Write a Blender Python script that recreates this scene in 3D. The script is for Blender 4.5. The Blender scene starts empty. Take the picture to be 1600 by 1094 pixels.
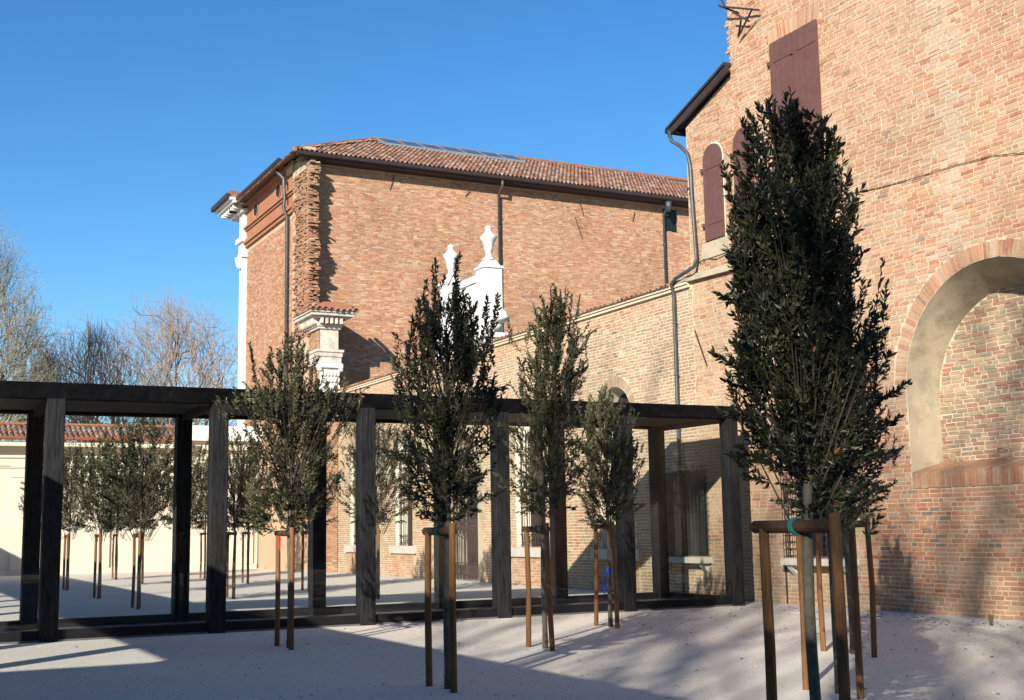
import bpy, math, random
import numpy as np
from mathutils import Matrix, Vector
C = bpy.context.scene.collection
S = bpy.context.scene
# ------------------------------------------------------------------ camera, sky, sun, exposure
# world axes: X along the glass pavilion, Y along the brick wall (away), Z up; camera stands at the origin, 1.6 m up
R = np.array([[0.89192812, -0.04890847, -0.4495244], [-0.45187461, -0.13277192, -0.88214565], [-0.01653983, 0.98993918, -0.14052351]])
EYE = np.array([0, 0, 1.6]); FPX = 1960.0
cd = bpy.data.cameras.new('camera'); cam = bpy.data.objects.new('camera', cd); C.objects.link(cam)
cd.sensor_width = 36; cd.sensor_fit = 'HORIZONTAL'; cd.lens = FPX / 1600 * 36; cd.clip_start = 0.05; cd.clip_end = 3000
m = Matrix([list(R[i]) + [EYE[i]] for i in range(3)] + [[0, 0, 0, 1]]); cam.matrix_world = m
S.camera = cam
KX, KY = 1.78, 1.65                                   # horizontal run of a shadow per metre of height
SUNV = Vector((KX, KY, -1)).normalized()
w = bpy.data.worlds.new('World'); S.world = w; w.use_nodes = True
wn = w.node_tree.nodes; wl = w.node_tree.links
sky = wn.new('ShaderNodeTexSky'); sky.sky_type = 'NISHITA'; sky.sun_disc = False
sky.sun_elevation = math.atan(1 / math.hypot(KX, KY)); sky.sun_rotation = math.atan2(-KX, -KY)
sky.air_density = 1.0; sky.dust_density = 0.0; sky.ozone_density = 4.5; sky.altitude = 50
hs = wn.new('ShaderNodeHueSaturation'); hs.inputs['Saturation'].default_value = 1.2; hs.inputs['Value'].default_value = 1.36
wl.new(sky.outputs[0], hs.inputs['Color']); wl.new(hs.outputs[0], wn['Background'].inputs[0]); wn['Background'].inputs[1].default_value = 0.06
sl = bpy.data.lights.new('sun', 'SUN'); sl.energy = 5.0; sl.angle = math.radians(0.53); sl.color = (1, 0.93, 0.83)
so = bpy.data.objects.new('sun', sl); C.objects.link(so); so.location = (-30, -28, 40)
so.rotation_euler = SUNV.to_track_quat('-Z', 'Y').to_euler()
S.view_settings.view_transform = 'Standard'; S.view_settings.look = 'None'
S.view_settings.exposure = 1.0; S.view_settings.gamma = 1
rng = np.random.default_rng(7); random.seed(7)

# ------------------------------------------------------------------ helpers
def proj(P):
    q = R.T @ (np.array(P) - EYE); return 800 + FPX * q[0] / -q[2], 547 - FPX * q[1] / -q[2], -q[2]
MATS = {}
def mat(name, col, rough=0.85, spec=0.3, metal=0, noise=None, bump=None, attr=None, stain=None, col2=None):
    """noise=(scale, amount) fine value grain; stain=(scale, colour, amount, sharp); bump=(scale, strength, distance)"""
    M = bpy.data.materials.new(name); M.use_nodes = True; n = M.node_tree.nodes; l = M.node_tree.links
    b = n['Principled BSDF']; b.inputs['Roughness'].default_value = rough; b.inputs['Specular IOR Level'].default_value = spec
    b.inputs['Metallic'].default_value = metal
    geo = n.new('ShaderNodeNewGeometry'); src = None
    def nz(scale, detail=4, rough=.6):
        t = n.new('ShaderNodeTexNoise'); t.inputs['Scale'].default_value = scale; t.inputs['Detail'].default_value = detail
        t.inputs['Roughness'].default_value = rough; l.new(geo.outputs['Position'], t.inputs['Vector']); return t.outputs['Fac']
    def ramp(fac, a, b_, va, vb):
        r = n.new('ShaderNodeMapRange'); r.inputs[1].default_value = a; r.inputs[2].default_value = b_
        r.inputs[3].default_value = va; r.inputs[4].default_value = vb; l.new(fac, r.inputs[0]); return r.outputs[0]
    def mix(fac, A, B, typ='MIX'):
        x = n.new('ShaderNodeMix'); x.data_type = 'RGBA'; x.blend_type = typ
        if isinstance(fac, float): x.inputs[0].default_value = fac
        else: l.new(fac, x.inputs[0])
        for i, v in ((6, A), (7, B)):
            if isinstance(v, tuple): x.inputs[i].default_value = (*v, 1)
            else: l.new(v, x.inputs[i])
        return x.outputs[2]
    if attr:
        a = n.new('ShaderNodeAttribute'); a.attribute_name = attr; src = a.outputs['Color']
    else: src = tuple(col)
    if col2: src = mix(ramp(nz(col2[0]), .35, .65, 0, 1), src, tuple(col2[1]))
    if stain:
        for sc_, c_, am, sh in (stain if isinstance(stain, list) else [stain]):
            src = mix(ramp(nz(sc_, 6, .65), .5 - sh + .04, .5 + sh + .1, 0, am), src, tuple(c_))
    if noise:
        v = ramp(nz(noise[0], 3), .25, .75, 1 - noise[1], 1 + noise[1])
        x = n.new('ShaderNodeMix'); x.data_type = 'RGBA'; x.blend_type = 'MULTIPLY'; x.inputs[0].default_value = 1
        if isinstance(src, tuple): x.inputs[6].default_value = (*src, 1)
        else: l.new(src, x.inputs[6])
        l.new(v, x.inputs[7]); src = x.outputs[2]
    if isinstance(src, tuple): b.inputs['Base Color'].default_value = (*src, 1)
    else: l.new(src, b.inputs['Base Color'])
    if bump:
        bp = n.new('ShaderNodeBump'); bp.inputs['Strength'].default_value = bump[1]; bp.inputs['Distance'].default_value = bump[2]
        l.new(nz(bump[0], 5), bp.inputs['Height']); l.new(bp.outputs[0], b.inputs['Normal'])
    MATS[name] = M; return M
PALE = (.46, .37, .26)
mat('brick', None, .92, .2, attr='col', noise=(45, .28), bump=(70, .5, .004), stain=[(1.1, PALE, .35, .14), (14, PALE, .3, .1), (.45, (.2, .15, .1), .38, .08)])
mat('brick_low', None, .92, .2, attr='col', noise=(45, .28), bump=(70, .5, .004), stain=[(14, PALE, .25, .1), (1.7, (.17, .13, .1), .6, .08)])
mat('brick_far', None, .92, .2, attr='col', noise=(9, .2), stain=[(.5, (.42, .29, .19), .35, .15), (.9, (.24, .14, .09), .25, .08)])
mat('mortar', (.51, .41, .285), .95, .15, noise=(30, .22), bump=(60, .5, .006), stain=[(1.3, (.46, .37, .25), .6, .12), (9, (.44, .34, .23), .4, .1)])
mat('mortar_buff', (.56, .45, .315), .95, .15, noise=(30, .22), bump=(60, .5, .006), stain=(1.3, (.45, .35, .23), .5, .12))
mat('mortar_far', (.43, .29, .19), .95, .15, noise=(10, .2))
mat('plaster', (.38, .32, .22), .92, .2, noise=(25, .12), bump=(18, .4, .01), stain=[(1.6, (.13, .105, .07), .85, .07), (.8, (.42, .36, .26), .6, .1)])
mat('marble', (.6, .575, .53), .6, .4, noise=(12, .08), stain=[(3, (.36, .33, .29), .5, .1)], bump=(25, .2, .005))
mat('urn_marble', (.6, .59, .56), .55, .4, noise=(12, .06), stain=[(3, (.38, .36, .33), .5, .08), (9, (.3, .28, .25), .3, .06)])
mat('old_marble', (.48, .44, .37), .7, .3, noise=(14, .2), stain=[(2.5, (.2, .18, .16), .7, .1)], bump=(25, .4, .01))
mat('cream', (.6, .525, .415), .9, .2, noise=(20, .04), stain=(.5, (.55, .47, .365), .6, .2), bump=(40, .1, .003))
mat('white_roof', (.74, .72, .68), .8, .2, noise=(10, .1), stain=(.9, (.55, .54, .52), .5, .12))
mat('old_tile', (.19, .1, .065), .9, .2, noise=(8, .35), stain=(3, (.3, .2, .14), .5, .1))
mat('terracotta', (.28, .12, .065), .9, .2, noise=(15, .2), stain=(1.2, (.32, .19, .115), .5, .14), bump=(30, .3, .006))
mat('tile', None, .88, .25, attr='col', noise=(25, .25), stain=(5, (.16, .13, .11), .5, .1))
mat('stone_sill', (.46, .42, .36), .75, .3, noise=(20, .12), stain=(4, (.3, .27, .22), .5, .1))
def charred():
    M = mat('charred_timber', (.012, .012, .014), .75, .2); n = M.node_tree.nodes; l = M.node_tree.links; b = n['Principled BSDF']
    tc = n.new('ShaderNodeTexCoord'); mp = n.new('ShaderNodeMapping'); mp.inputs['Scale'].default_value = (14, 14, 1.2)
    l.new(tc.outputs['Object'], mp.inputs[0]); t = n.new('ShaderNodeTexNoise'); t.inputs['Scale'].default_value = 3; t.inputs['Detail'].default_value = 8
    t.inputs['Distortion'].default_value = .6; l.new(mp.outputs[0], t.inputs['Vector'])
    r = n.new('ShaderNodeValToRGB'); r.color_ramp.elements[0].position = .35; r.color_ramp.elements[0].color = (.004, .004, .0045, 1)
    r.color_ramp.elements[1].position = .75; r.color_ramp.elements[1].color = (.022, .0225, .024, 1)
    l.new(t.outputs[0], r.inputs[0]); l.new(r.outputs[0], b.inputs['Base Color'])
    bp = n.new('ShaderNodeBump'); bp.inputs['Strength'].default_value = .6; bp.inputs['Distance'].default_value = .012
    l.new(t.outputs[0], bp.inputs['Height']); l.new(bp.outputs[0], b.inputs['Normal'])
charred()
mat('black_metal', (.006, .006, .007), .6, .2, noise=(5, .3)); mat('black_beam', (.0028, .0028, .0034), .9, .06, noise=(6, .5), stain=(9, (.008, .008, .009), .5, .06), bump=(40, .3, .004))
mat('soffit', (.014, .012, .0105), .7, .3, noise=(6, .4))
mat('pav_floor', (.09, .085, .085), .5, .4, noise=(5, .15))
mat('iron', (.035, .025, .022), .7, .3, noise=(20, .3))
mat('rust_iron', (.035, .021, .017), .75, .3, noise=(20, .3))
mat('zinc_dark', (.07, .075, .075), .5, .4, .4, noise=(6, .3))
mat('gutter_brown', (.03, .02, .018), .5, .4, noise=(5, .2))
mat('gutter_red', (.26, .075, .035), .6, .3, noise=(5, .2))
mat('shutter', (.10, .047, .041), .75, .25, noise=(9, .12), stain=(2.5, (.13, .065, .056), .5, .15), bump=(50, .15, .003))
mat('window_dark', (.008, .016, .018), .3, .3)
mat('dark_wood', (.018, .012, .0095), .7, .3, noise=(12, .3))
mat('skylight', (.05, .075, .09), .25, .5)
mat('skylight_frame', (.16, .185, .195), .5, .4)
def stakewood(name, a, b_):
    M = mat(name, a, .75, .25); n = M.node_tree.nodes; l = M.node_tree.links; b = n['Principled BSDF']
    tc = n.new('ShaderNodeTexCoord'); mp = n.new('ShaderNodeMapping'); mp.inputs['Scale'].default_value = (22, 22, 1.6)
    l.new(tc.outputs['Object'], mp.inputs[0]); t = n.new('ShaderNodeTexNoise'); t.inputs['Scale'].default_value = 2.5; t.inputs['Detail'].default_value = 6
    t.inputs['Distortion'].default_value = 1.2; l.new(mp.outputs[0], t.inputs['Vector'])
    r = n.new('ShaderNodeValToRGB'); r.color_ramp.elements[0].position = .3; r.color_ramp.elements[0].color = (*a, 1)
    r.color_ramp.elements[1].position = .7; r.color_ramp.elements[1].color = (*b_, 1); l.new(t.outputs[0], r.inputs[0]); l.new(r.outputs[0], b.inputs['Base Color'])
stakewood('stake_wood', (.085, .038, .014), (.2, .095, .035)); stakewood('bar_wood', (.04, .022, .012), (.1, .052, .026))
mat('bark', (.09, .08, .06), .9, .2, noise=(30, .3), stain=(7, (.14, .13, .095), .6, .12), bump=(50, .5, .004))
mat('twig_bark', (.045, .036, .024), .9, .2, noise=(8, .3))
mat('bare_bark', (.2, .165, .125), .9, .2, noise=(2, .35))
mat('bare_twig', (.2, .155, .12), .9, .2, noise=(.6, .3))
mat('bud_twig', (.2, .175, .11), .9, .2, noise=(.6, .3))
mat('leaf', None, .4, .3, attr='col')
mat('tie_teal', (.015, .17, .15), .6, .3); mat('tie_blue', (.01, .06, .55), .6, .3); mat('tag_red', (.6, .02, .02), .6, .3)
mat('weed', (.14, .09, .05), .9, .2); mat('litter', (.06, .045, .035), .9, .2)
def glass():
    M = bpy.data.materials.new('pane_glass'); M.use_nodes = True; n = M.node_tree.nodes; l = M.node_tree.links; n.remove(n['Principled BSDF'])
    tr = n.new('ShaderNodeBsdfTransparent'); tr.inputs[0].default_value = (.975, .985, .98, 1)
    gl = n.new('ShaderNodeBsdfGlossy'); gl.inputs['Roughness'].default_value = .01
    lw = n.new('ShaderNodeLayerWeight'); lw.inputs[0].default_value = .5; pw = n.new('ShaderNodeMath'); pw.operation = 'POWER'; pw.inputs[1].default_value = 5
    ma = n.new('ShaderNodeMath'); ma.operation = 'MULTIPLY_ADD'; ma.inputs[1].default_value = .7; ma.inputs[2].default_value = .02; mx = n.new('ShaderNodeMixShader')
    l.new(lw.outputs['Facing'], pw.inputs[0]); l.new(pw.outputs[0], ma.inputs[0]); l.new(ma.outputs[0], mx.inputs[0]); l.new(tr.outputs[0], mx.inputs[1]); l.new(gl.outputs[0], mx.inputs[2])
    l.new(mx.outputs[0], n['Material Output'].inputs[0]); MATS['pane_glass'] = M
glass()

class MB:
    def __init__(s): s.v = []; s.f = []; s.c = []
    def add(s, vs, fs, col=None):
        o = len(s.v); s.v += [tuple(p) for p in vs]; s.f += [tuple(i + o for i in f) for f in fs]
        if col is not None: s.c += [col] * len(vs)
        return s
    def box(s, x0, x1, y0, y1, z0, z1, col=None):
        return s.add([(x0, y0, z0), (x1, y0, z0), (x1, y1, z0), (x0, y1, z0), (x0, y0, z1), (x1, y0, z1), (x1, y1, z1), (x0, y1, z1)],
                     [(0, 3, 2, 1), (4, 5, 6, 7), (0, 1, 5, 4), (1, 2, 6, 5), (2, 3, 7, 6), (3, 0, 4, 7)], col)
    def cbox(s, x0, x1, y0, y1, z0, z1, b=.012):
        """box with its vertical edges chamfered"""
        p = [(x0 + b, y0), (x1 - b, y0), (x1, y0 + b), (x1, y1 - b), (x1 - b, y1), (x0 + b, y1), (x0, y1 - b), (x0, y0 + b)]
        n = 8; return s.add([(*q, z0) for q in p] + [(*q, z1) for q in p], [tuple(range(n))[::-1], tuple(range(n, 2 * n))] + [(i, (i + 1) % n, n + (i + 1) % n, n + i) for i in range(n)])
    def tube(s, pts, rad, n=8, cap=True):
        pts = [Vector(p) for p in pts]; rads = rad if isinstance(rad, (list, tuple)) else [rad] * len(pts)
        vs = []; up = Vector((.31, .17, .93))
        for i, p in enumerate(pts):
            d = (pts[min(i + 1, len(pts) - 1)] - pts[max(i - 1, 0)]).normalized()
            a = d.cross(up)
            if a.length < .1: a = d.cross(Vector((1, 0, 0)))
            a.normalize(); b = d.cross(a)
            vs += [p + rads[i] * (math.cos(2 * math.pi * k / n) * a + math.sin(2 * math.pi * k / n) * b) for k in range(n)]
        fs = [(i * n + k, i * n + (k + 1) % n, (i + 1) * n + (k + 1) % n, (i + 1) * n + k) for i in range(len(pts) - 1) for k in range(n)]
        if cap: fs += [tuple(range(n))[::-1], tuple(range((len(pts) - 1) * n, len(pts) * n))]
        return s.add(vs, fs)
    def lathe(s, c, prof, n=20):
        vs = [(c[0] + r * math.cos(2 * math.pi * k / n), c[1] + r * math.sin(2 * math.pi * k / n), c[2] + z) for r, z in prof for k in range(n)]
        fs = [(i * n + k, i * n + (k + 1) % n, (i + 1) * n + (k + 1) % n, (i + 1) * n + k) for i in range(len(prof) - 1) for k in range(n)]
        return s.add(vs, fs + [tuple(range(n))[::-1], tuple(range((len(prof) - 1) * n, len(prof) * n))])
    def prism(s, poly, fn, d0, d1):
        """poly [(u, z)] swept from depth d0 to d1 through fn(u, z, d)"""
        n = len(poly); return s.add([fn(u, z, d0) for u, z in poly] + [fn(u, z, d1) for u, z in poly],
                                    [tuple(range(n)), tuple(range(n, 2 * n))[::-1]] + [(i, n + i, n + (i + 1) % n, (i + 1) % n) for i in range(n)])
    def build(s, name, material, parent=None, smooth=False, kind=None, label=None):
        me = bpy.data.meshes.new(name); me.from_pydata(s.v, [], s.f)
        if s.c and len(s.c) == len(s.v):
            a = me.color_attributes.new('col', 'FLOAT_COLOR', 'POINT'); a.data.foreach_set('color', np.array([(*c, 1) for c in s.c], dtype=np.float32).ravel())
        return obj(name, me, material, parent, smooth, kind, label)
def obj(name, me, material, parent=None, smooth=False, kind=None, label=None):
    if material and not me.materials: me.materials.append(MATS[material])
    if smooth: me.polygons.foreach_set('use_smooth', [True] * len(me.polygons))
    me.validate(); me.update()
    o = bpy.data.objects.new(name, me); C.objects.link(o)
    if parent: o.parent = parent; o.matrix_parent_inverse = Matrix.Translation(-Vector(parent.location)) if parent.parent is None else parent.matrix_parent_inverse.copy() if False else Matrix.Identity(4)
    if parent and parent.parent is None and parent.type == 'EMPTY': o.matrix_parent_inverse = (Matrix.Translation(parent.location)).inverted()
    if kind: o['kind'] = kind
    if label: o['label'] = label
    return o
def fast_mesh(name, V, F, col=None):
    """V (n,3) float, F (m,k) int with constant k"""
    me = bpy.data.meshes.new(name); V = np.asarray(V, np.float32); F = np.asarray(F, np.int32)
    me.vertices.add(len(V)); me.vertices.foreach_set('co', V.ravel()); me.loops.add(F.size); me.loops.foreach_set('vertex_index', F.ravel())
    k = F.shape[1]; me.polygons.add(len(F)); me.polygons.foreach_set('loop_start', np.arange(0, F.size, k, dtype=np.int32))
    try: me.polygons.foreach_set('loop_total', np.full(len(F), k, dtype=np.int32))
    except Exception: pass
    me.polygons.foreach_set('use_smooth', np.zeros(len(F), bool)); me.update(calc_edges=True)
    if col is not None:
        a = me.color_attributes.new('col', 'FLOAT_COLOR', 'POINT'); c4 = np.ones((len(V), 4), np.float32); c4[:, :3] = col; a.data.foreach_set('color', c4.ravel())
    return me
def thing(name, label, cat, loc=(0, 0, 0), group=None):
    o = bpy.data.objects.new(name, None); C.objects.link(o); o.location = loc; o['label'] = label; o['category'] = cat
    if group: o['group'] = group
    return o
def tag(o, label, cat, group=None):
    o['label'] = label; o['category'] = cat
    if group: o['group'] = group
    return o

# ------------------------------------------------------------------ brick masonry
PAL = {'near': [((.53, .25, .135), 5), ((.57, .3, .165), 5), ((.47, .19, .1), 3), ((.59, .35, .21), 3), ((.54, .37, .23), 1.6), ((.38, .3, .2), .6), ((.27, .18, .13), .2)],
       'low': [((.52, .19, .085), 5), ((.56, .23, .11), 5), ((.46, .15, .07), 4), ((.55, .3, .17), 1.5), ((.45, .3, .19), 1.2), ((.24, .15, .11), 1.2)],
       'buff': [((.48, .335, .205), 5), ((.45, .285, .175), 5), ((.45, .26, .15), 3), ((.55, .43, .28), 2), ((.36, .28, .18), 3), ((.26, .21, .14), 1.2)],
       'far': [((.5, .25, .14), 5), ((.46, .21, .115), 4), ((.53, .31, .185), 4), ((.42, .19, .11), 1.5), ((.56, .4, .27), 2.5), ((.33, .21, .14), .7)],
       'niche': [((.46, .3, .19), 4), ((.48, .36, .22), 4), ((.4, .22, .14), 3), ((.34, .29, .2), 3), ((.42, .2, .12), 2)]}
def pick(pal, n):
    cs = np.array([c for c, _ in PAL[pal]]); p = np.array([q for _, q in PAL[pal]]); p = p / p.sum()
    c = cs[rng.choice(len(cs), n, p=p)]; return np.clip(c * rng.uniform(.87, 1.11, (n, 1)) * .68 * rng.uniform(.95, 1.05, (n, 3)), 0, 1)
def layout(u0, u1, z0, z1, hole, H=.077, joint=.0145, L=.27):
    """courses of mixed headers and stretchers; bricks are cut where hole(u, z) is true"""
    out = []; z = z0; ph = rng.uniform(0, 6, 4)
    nz = int((z1 - z0) / H)
    for k in range(nz):
        zc = z0 + (k + .5) * H; u = u0 - rng.uniform(0, .2)
        while u < u1:
            wd = (L if rng.random() < .68 else L * .5) * rng.uniform(.93, 1.07); a, b = max(u, u0), min(u + wd - joint, u1)
            if b - a > .045:
                s = np.linspace(a, b, 7); ok = [not hole(x, zc) for x in s]
                if all(ok): out.append((a, b, zc))
                elif any(ok):
                    run = [i for i, t in enumerate(ok) if t]; a2, b2 = s[run[0]], s[run[-1]]
                    if b2 - a2 > .05 and len(run) == run[-1] - run[0] + 1: out.append((a2, b2, zc))
            u += wd
    A = np.array(out); hh = H - joint
    A[:, 2] += .006 * np.sin(A[:, 0] * .9 + ph[0]) + .004 * np.sin(A[:, 0] * 2.3 + ph[1] + A[:, 2]) + rng.normal(0, .0015, len(A))
    return A, hh
def brick_arrays(A, hh, fn, dmin, dmax, col, ragged=.004):
    n = len(A); a, b, z = A.T; h = hh / 2 * rng.uniform(.9, 1.06, n); d = rng.uniform(dmin, dmax, n); j = lambda: rng.uniform(-ragged, ragged, n)
    V = np.zeros((n, 8, 3)); ti = rng.normal(0, .0018, n)
    for i, (uu, zz) in enumerate(((a, z - h), (b, z - h), (b, z + h), (a, z + h))):
        V[:, i] = fn(uu, zz, np.full(n, -.01)); V[:, i + 4] = fn(uu + j() * .8 + (.003 if i in (0, 3) else -.003), zz + j() * .6, d + ti * (1 if i < 2 else -1))
    F = np.array([(4, 5, 6, 7), (0, 1, 5, 4), (1, 2, 6, 5), (2, 3, 7, 6), (3, 0, 4, 7)])
    return V.reshape(-1, 3), (F[None] + 8 * np.arange(n)[:, None, None]).reshape(-1, 4), np.repeat(col, 8, 0)
FX = lambda X: (lambda u, z, d: np.stack([X - d + 0 * u, u + 0 * d, z + 0 * u], -1))      # wall facing -X, u = Y
FY = lambda Y: (lambda u, z, d: np.stack([u + 0 * d, Y - d + 0 * u, z + 0 * u], -1))      # wall facing -Y, u = X
def px(X): return lambda u, z, d: (X - d, u, z)
def py(Y): return lambda u, z, d: (u, Y - d, z)
UNIT = {}
def unit_bricks(pal, material):
    """shared meshes for bricks that are objects of their own: unit size, flipped to face -X"""
    if (pal, material) in UNIT: return UNIT[pal, material]
    ms = []
    for c in pick(pal, 22):
        A = np.array([(-.5, .5, 0.)]); V, F, cc = brick_arrays(A, 1.0, FX(0), .95, 1.05, c[None], ragged=0)
        f = V.reshape(8, 3); f[4:, 1] *= .985; f[4:, 2] *= .96; f[4:, 1:] += rng.uniform(-.012, .012, (4, 2)); f[:4, 0] = .5
        F2 = F[:, ::-1]; me = fast_mesh('brick', V, F2, cc); me.materials.append(MATS[material]); ms.append(me)
    UNIT[pal, material] = ms; return ms
def masonry(parent, fn, X, A, hh, cols, material, pal, n_single, dmin=.003, dmax=.011, name='bricks'):
    """the n_single bricks that show largest become objects, the rest one mesh"""
    single = np.zeros(len(A), bool)
    if n_single:
        sc = []
        for i, (a, b, z) in enumerate(A):
            x, y, dd = proj((X, (a + b) / 2, z)); vis = 5 < x < 1595 and 5 < y < 1090 and b - a > .2
            hid = 1130 < x < 1430 and 150 < y < 1090
            sc.append(dd if vis and not hid else 1e6)
        single[np.argsort(sc)[:n_single]] = True
        ms = unit_bricks(pal, material)
        for (a, b, z) in A[single]:
            o = bpy.data.objects.new('brick', ms[rng.integers(len(ms))]); C.objects.link(o); o.parent = parent
            o.matrix_parent_inverse = Matrix.Translation(parent.location).inverted() if parent.type == 'EMPTY' else Matrix.Identity(4)
            o.location = (X, (a + b) / 2, z); o.scale = (rng.uniform(dmin, dmax), b - a, hh * rng.uniform(.93, 1.05)); o.rotation_euler = (rng.normal(0, .006), 0, 0)
    V, F, cc = brick_arrays(A[~single], hh, fn, dmin, dmax, cols[~single])
    F = F[:, ::-1] if fn(np.zeros(1), np.zeros(1), np.ones(1))[0][0] != fn(np.zeros(1), np.zeros(1), np.zeros(1))[0][0] else F
    obj(name, fast_mesh(name, V, F, cc), material, parent, kind='stuff')
def arch_pts(uc, r, zs, n=24):
    return [(uc + r * math.cos(math.pi * (1 - k / n)), zs + r * math.sin(math.pi * (1 - k / n))) for k in range(n + 1)]
def backing(fn, u0, u1, z0, z1, holes, mb):
    """wall sheet with arched openings: holes (uc, r, zbottom, zspring)"""
    u = u0
    q = lambda p: mb.add([fn(a, b, 0) for a, b in p], [tuple(range(len(p)))])
    for uc, r, zb, zs in sorted(holes):
        q([(u, z0), (uc - r, z0), (uc - r, z1), (u, z1)])
        if zb > z0: q([(uc - r, z0), (uc + r, z0), (uc + r, zb), (uc - r, zb)])
        P = arch_pts(uc, r, zs)
        for a, b in zip(P, P[1:]): q([a, b, (b[0], z1), (a[0], z1)])
        u = uc + r
    q([(u, z0), (u1, z0), (u1, z1), (u, z1)]); return mb
def loft(P0, P1, fn, d0, d1, mb):
    n = len(P0); vs = [fn(u, z, d0) for u, z in P0] + [fn(u, z, d1) for u, z in P1]
    return mb.add(vs, [(i, i + 1, n + i + 1, n + i) for i in range(n - 1)])
def voussoirs(parent, fn, uc, zs, r0, r1, a0, a1, th, pal, material, name='voussoir', dd=(.004, .012)):
    n = int((a1 - a0) * (r0 + r1) / 2 / th); cols = pick(pal, n)
    for k in range(n):
        t0 = a0 + (a1 - a0) * (k + .07) / n; t1 = a0 + (a1 - a0) * (k + .93) / n; ra, rb = r0 + rng.uniform(0, .015), r1 - rng.uniform(0, .02)
        d = rng.uniform(*dd); mb = MB()
        poly = [(uc + r * math.cos(t), zs + r * math.sin(t)) for r, t in ((ra, t0), (rb, t0), (rb, t1), (ra, t1))]
        mb.prism(poly, fn, d, -.02); mb.c = [tuple(cols[k])] * len(mb.v); mb.build(name, material, parent)

# ------------------------------------------------------------------ ground
def make_ground():
    M = mat('gravel', (.6, .555, .465), .95, .15, stain=[(.3, (.52, .47, .41), .7, .1), (1.4, (.55, .5, .44), .6, .08), (7, (.5, .455, .4), .4, .06)], noise=(110, .26), bump=(28, .55, .02))
    N = 60; mb = MB(); g = np.concatenate([np.linspace(-600, -30, 6), np.linspace(-24, 60, 43), np.linspace(70, 700, 7)])
    n = len(g); vs = [(x, y, 0) for y in g for x in g]
    mb.add(vs, [(j * n + i, j * n + i + 1, (j + 1) * n + i + 1, (j + 1) * n + i) for j in range(n - 1) for i in range(n - 1)])
    o = mb.build('ground', 'gravel', kind='structure')
    mb = MB(); mb.box(15.0, 16.44, -6, 20.3, -.05, .004); mb.build('path', 'gravel', kind='structure')
make_ground()

# ------------------------------------------------------------------ near brick building (facade on X = 16.45)
XW = 16.45
B = thing('brick_building', 'tall brick building with maroon shutters and a large blind arch', 'building', (XW, 15, 0))
fx = px(XW); FXW = FX(XW)
AC, AR, AZ = 14.75, 1.97, 3.97                        # blind arch: centre, radius, springing
WINS = [(19.17, .82, .95, 2.45)]
def in_arch(u, z, uc, r, zb, zs): return abs(u - uc) < r and (zb < z <= zs or (z > zs and (u - uc) ** 2 + (z - zs) ** 2 < r * r))
def near_hole(u, z):
    if in_arch(u, z, AC, AR + .3, AZ - .0, AZ): return True
    if in_arch(u, z, AC, AR, 2.16, AZ): return True
    if 18.35 < u < 19.99 and .95 < z < 2.55: return True
    if 22.95 < u < 23.0 and False: return True
    if 18.5 < u < 20.08 and 11.62 < z < 11.9: return True
    return False
mb = MB(); backing(fx, 2, 18.35, 0, 15.5, [(AC, AR, 2.44, AZ)], mb)
q = lambda p: mb.add([fx(a, b, 0) for a, b in p], [tuple(range(len(p)))])
q([(18.35, 0), (19.99, 0), (19.99, .95), (18.35, .95)]); q([(18.35, 2.55), (19.99, 2.55), (19.99, 15.5), (18.35, 15.5)]); q([(19.99, 0), (21.4, 0), (21.4, 15.5), (19.99, 15.5)])
q([(21.4, 0), (23.2, 0), (23.2, 10.75), (21.4, 11.45)])
mb.add([(XW, 23.2, 0), (24, 23.2, 0), (24, 23.2, 10.75), (XW, 23.2, 10.75)], [(0, 1, 2, 3)])
mb.add([(XW, 21.4, 10.5), (24, 21.4, 10.5), (24, 21.4, 15.5), (XW, 21.4, 15.5)], [(0, 1, 2, 3)])
mb.add([(XW, 2, 0), (24, 2, 0), (24, 2, 15.5), (XW, 2, 15.5)], [(0, 1, 2, 3)]); mb.add([(24, 2, 0), (24, 23.2, 0), (24, 23.2, 10.7), (24, 21.4, 15.5), (24, 2, 15.5)], [(0, 1, 2, 3, 4)])
mb.build('wall', 'mortar', B)
A, hh = layout(9, 21.4, 0, 15.4, near_hole)
def cols_near(A):
    c = pick('near', len(A)); u = (A[:, 0] + A[:, 1]) / 2; z = A[:, 2]; low = pick('low', len(A))
    edge = 3.05 + .5 * np.sin(u * 1.7) + rng.normal(0, .25, len(A)); right = u < 17.9 + .25 * np.sin(z * 3) + rng.normal(0, .12, len(A))
    isl = ((z < edge) & right)[:, None]
    band = (np.abs(u - (15.35 + .12 * np.sin(z * 1.3))) < .38 + rng.normal(0, .12, len(A))) & (z > 6.1)
    pale = np.array([.43, .32, .24]) * rng.uniform(.85, 1.1, (len(A), 1)); c = np.where((band & (rng.random(len(A)) < .75))[:, None], c * .35 + pale * .65, c)
    wash = (u > 17.6) & (z < 7) & (rng.random(len(A)) < .6); c = np.where(wash[:, None], c * .5 + np.array([.44, .31, .19]) * .5, c)
    f1 = np.sin(u * .8 + z * .5 + 1) + np.sin(u * 1.9 - z * 1.1) * .6 + .5 * np.sin(z * 2.3 + u * .6); pk = np.clip(f1 * .3, 0, .5)[:, None]; c = c * (1 - pk) + np.array([.45, .29, .19]) * pk; c = np.where(isl, low, c)
    base = (z < .9) & (rng.random(len(A)) < .6); c = np.where(base[:, None], c * .55 + np.array([.36, .29, .21]) * .3, c)
    return c
ca = cols_near(A); masonry(B, FXW, XW, A, hh, ca, 'brick', 'near', 300, name='bricks')
def lean_hole(u, z): return z > 11.4 - (u - 21.4) * .385
A2, hh2 = layout(21.4, 23.18, 0, 11.5, lean_hole); masonry(B, FXW, XW, A2, hh2, cols_near(A2), 'brick', 'near', 0, name='bricks')
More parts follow.
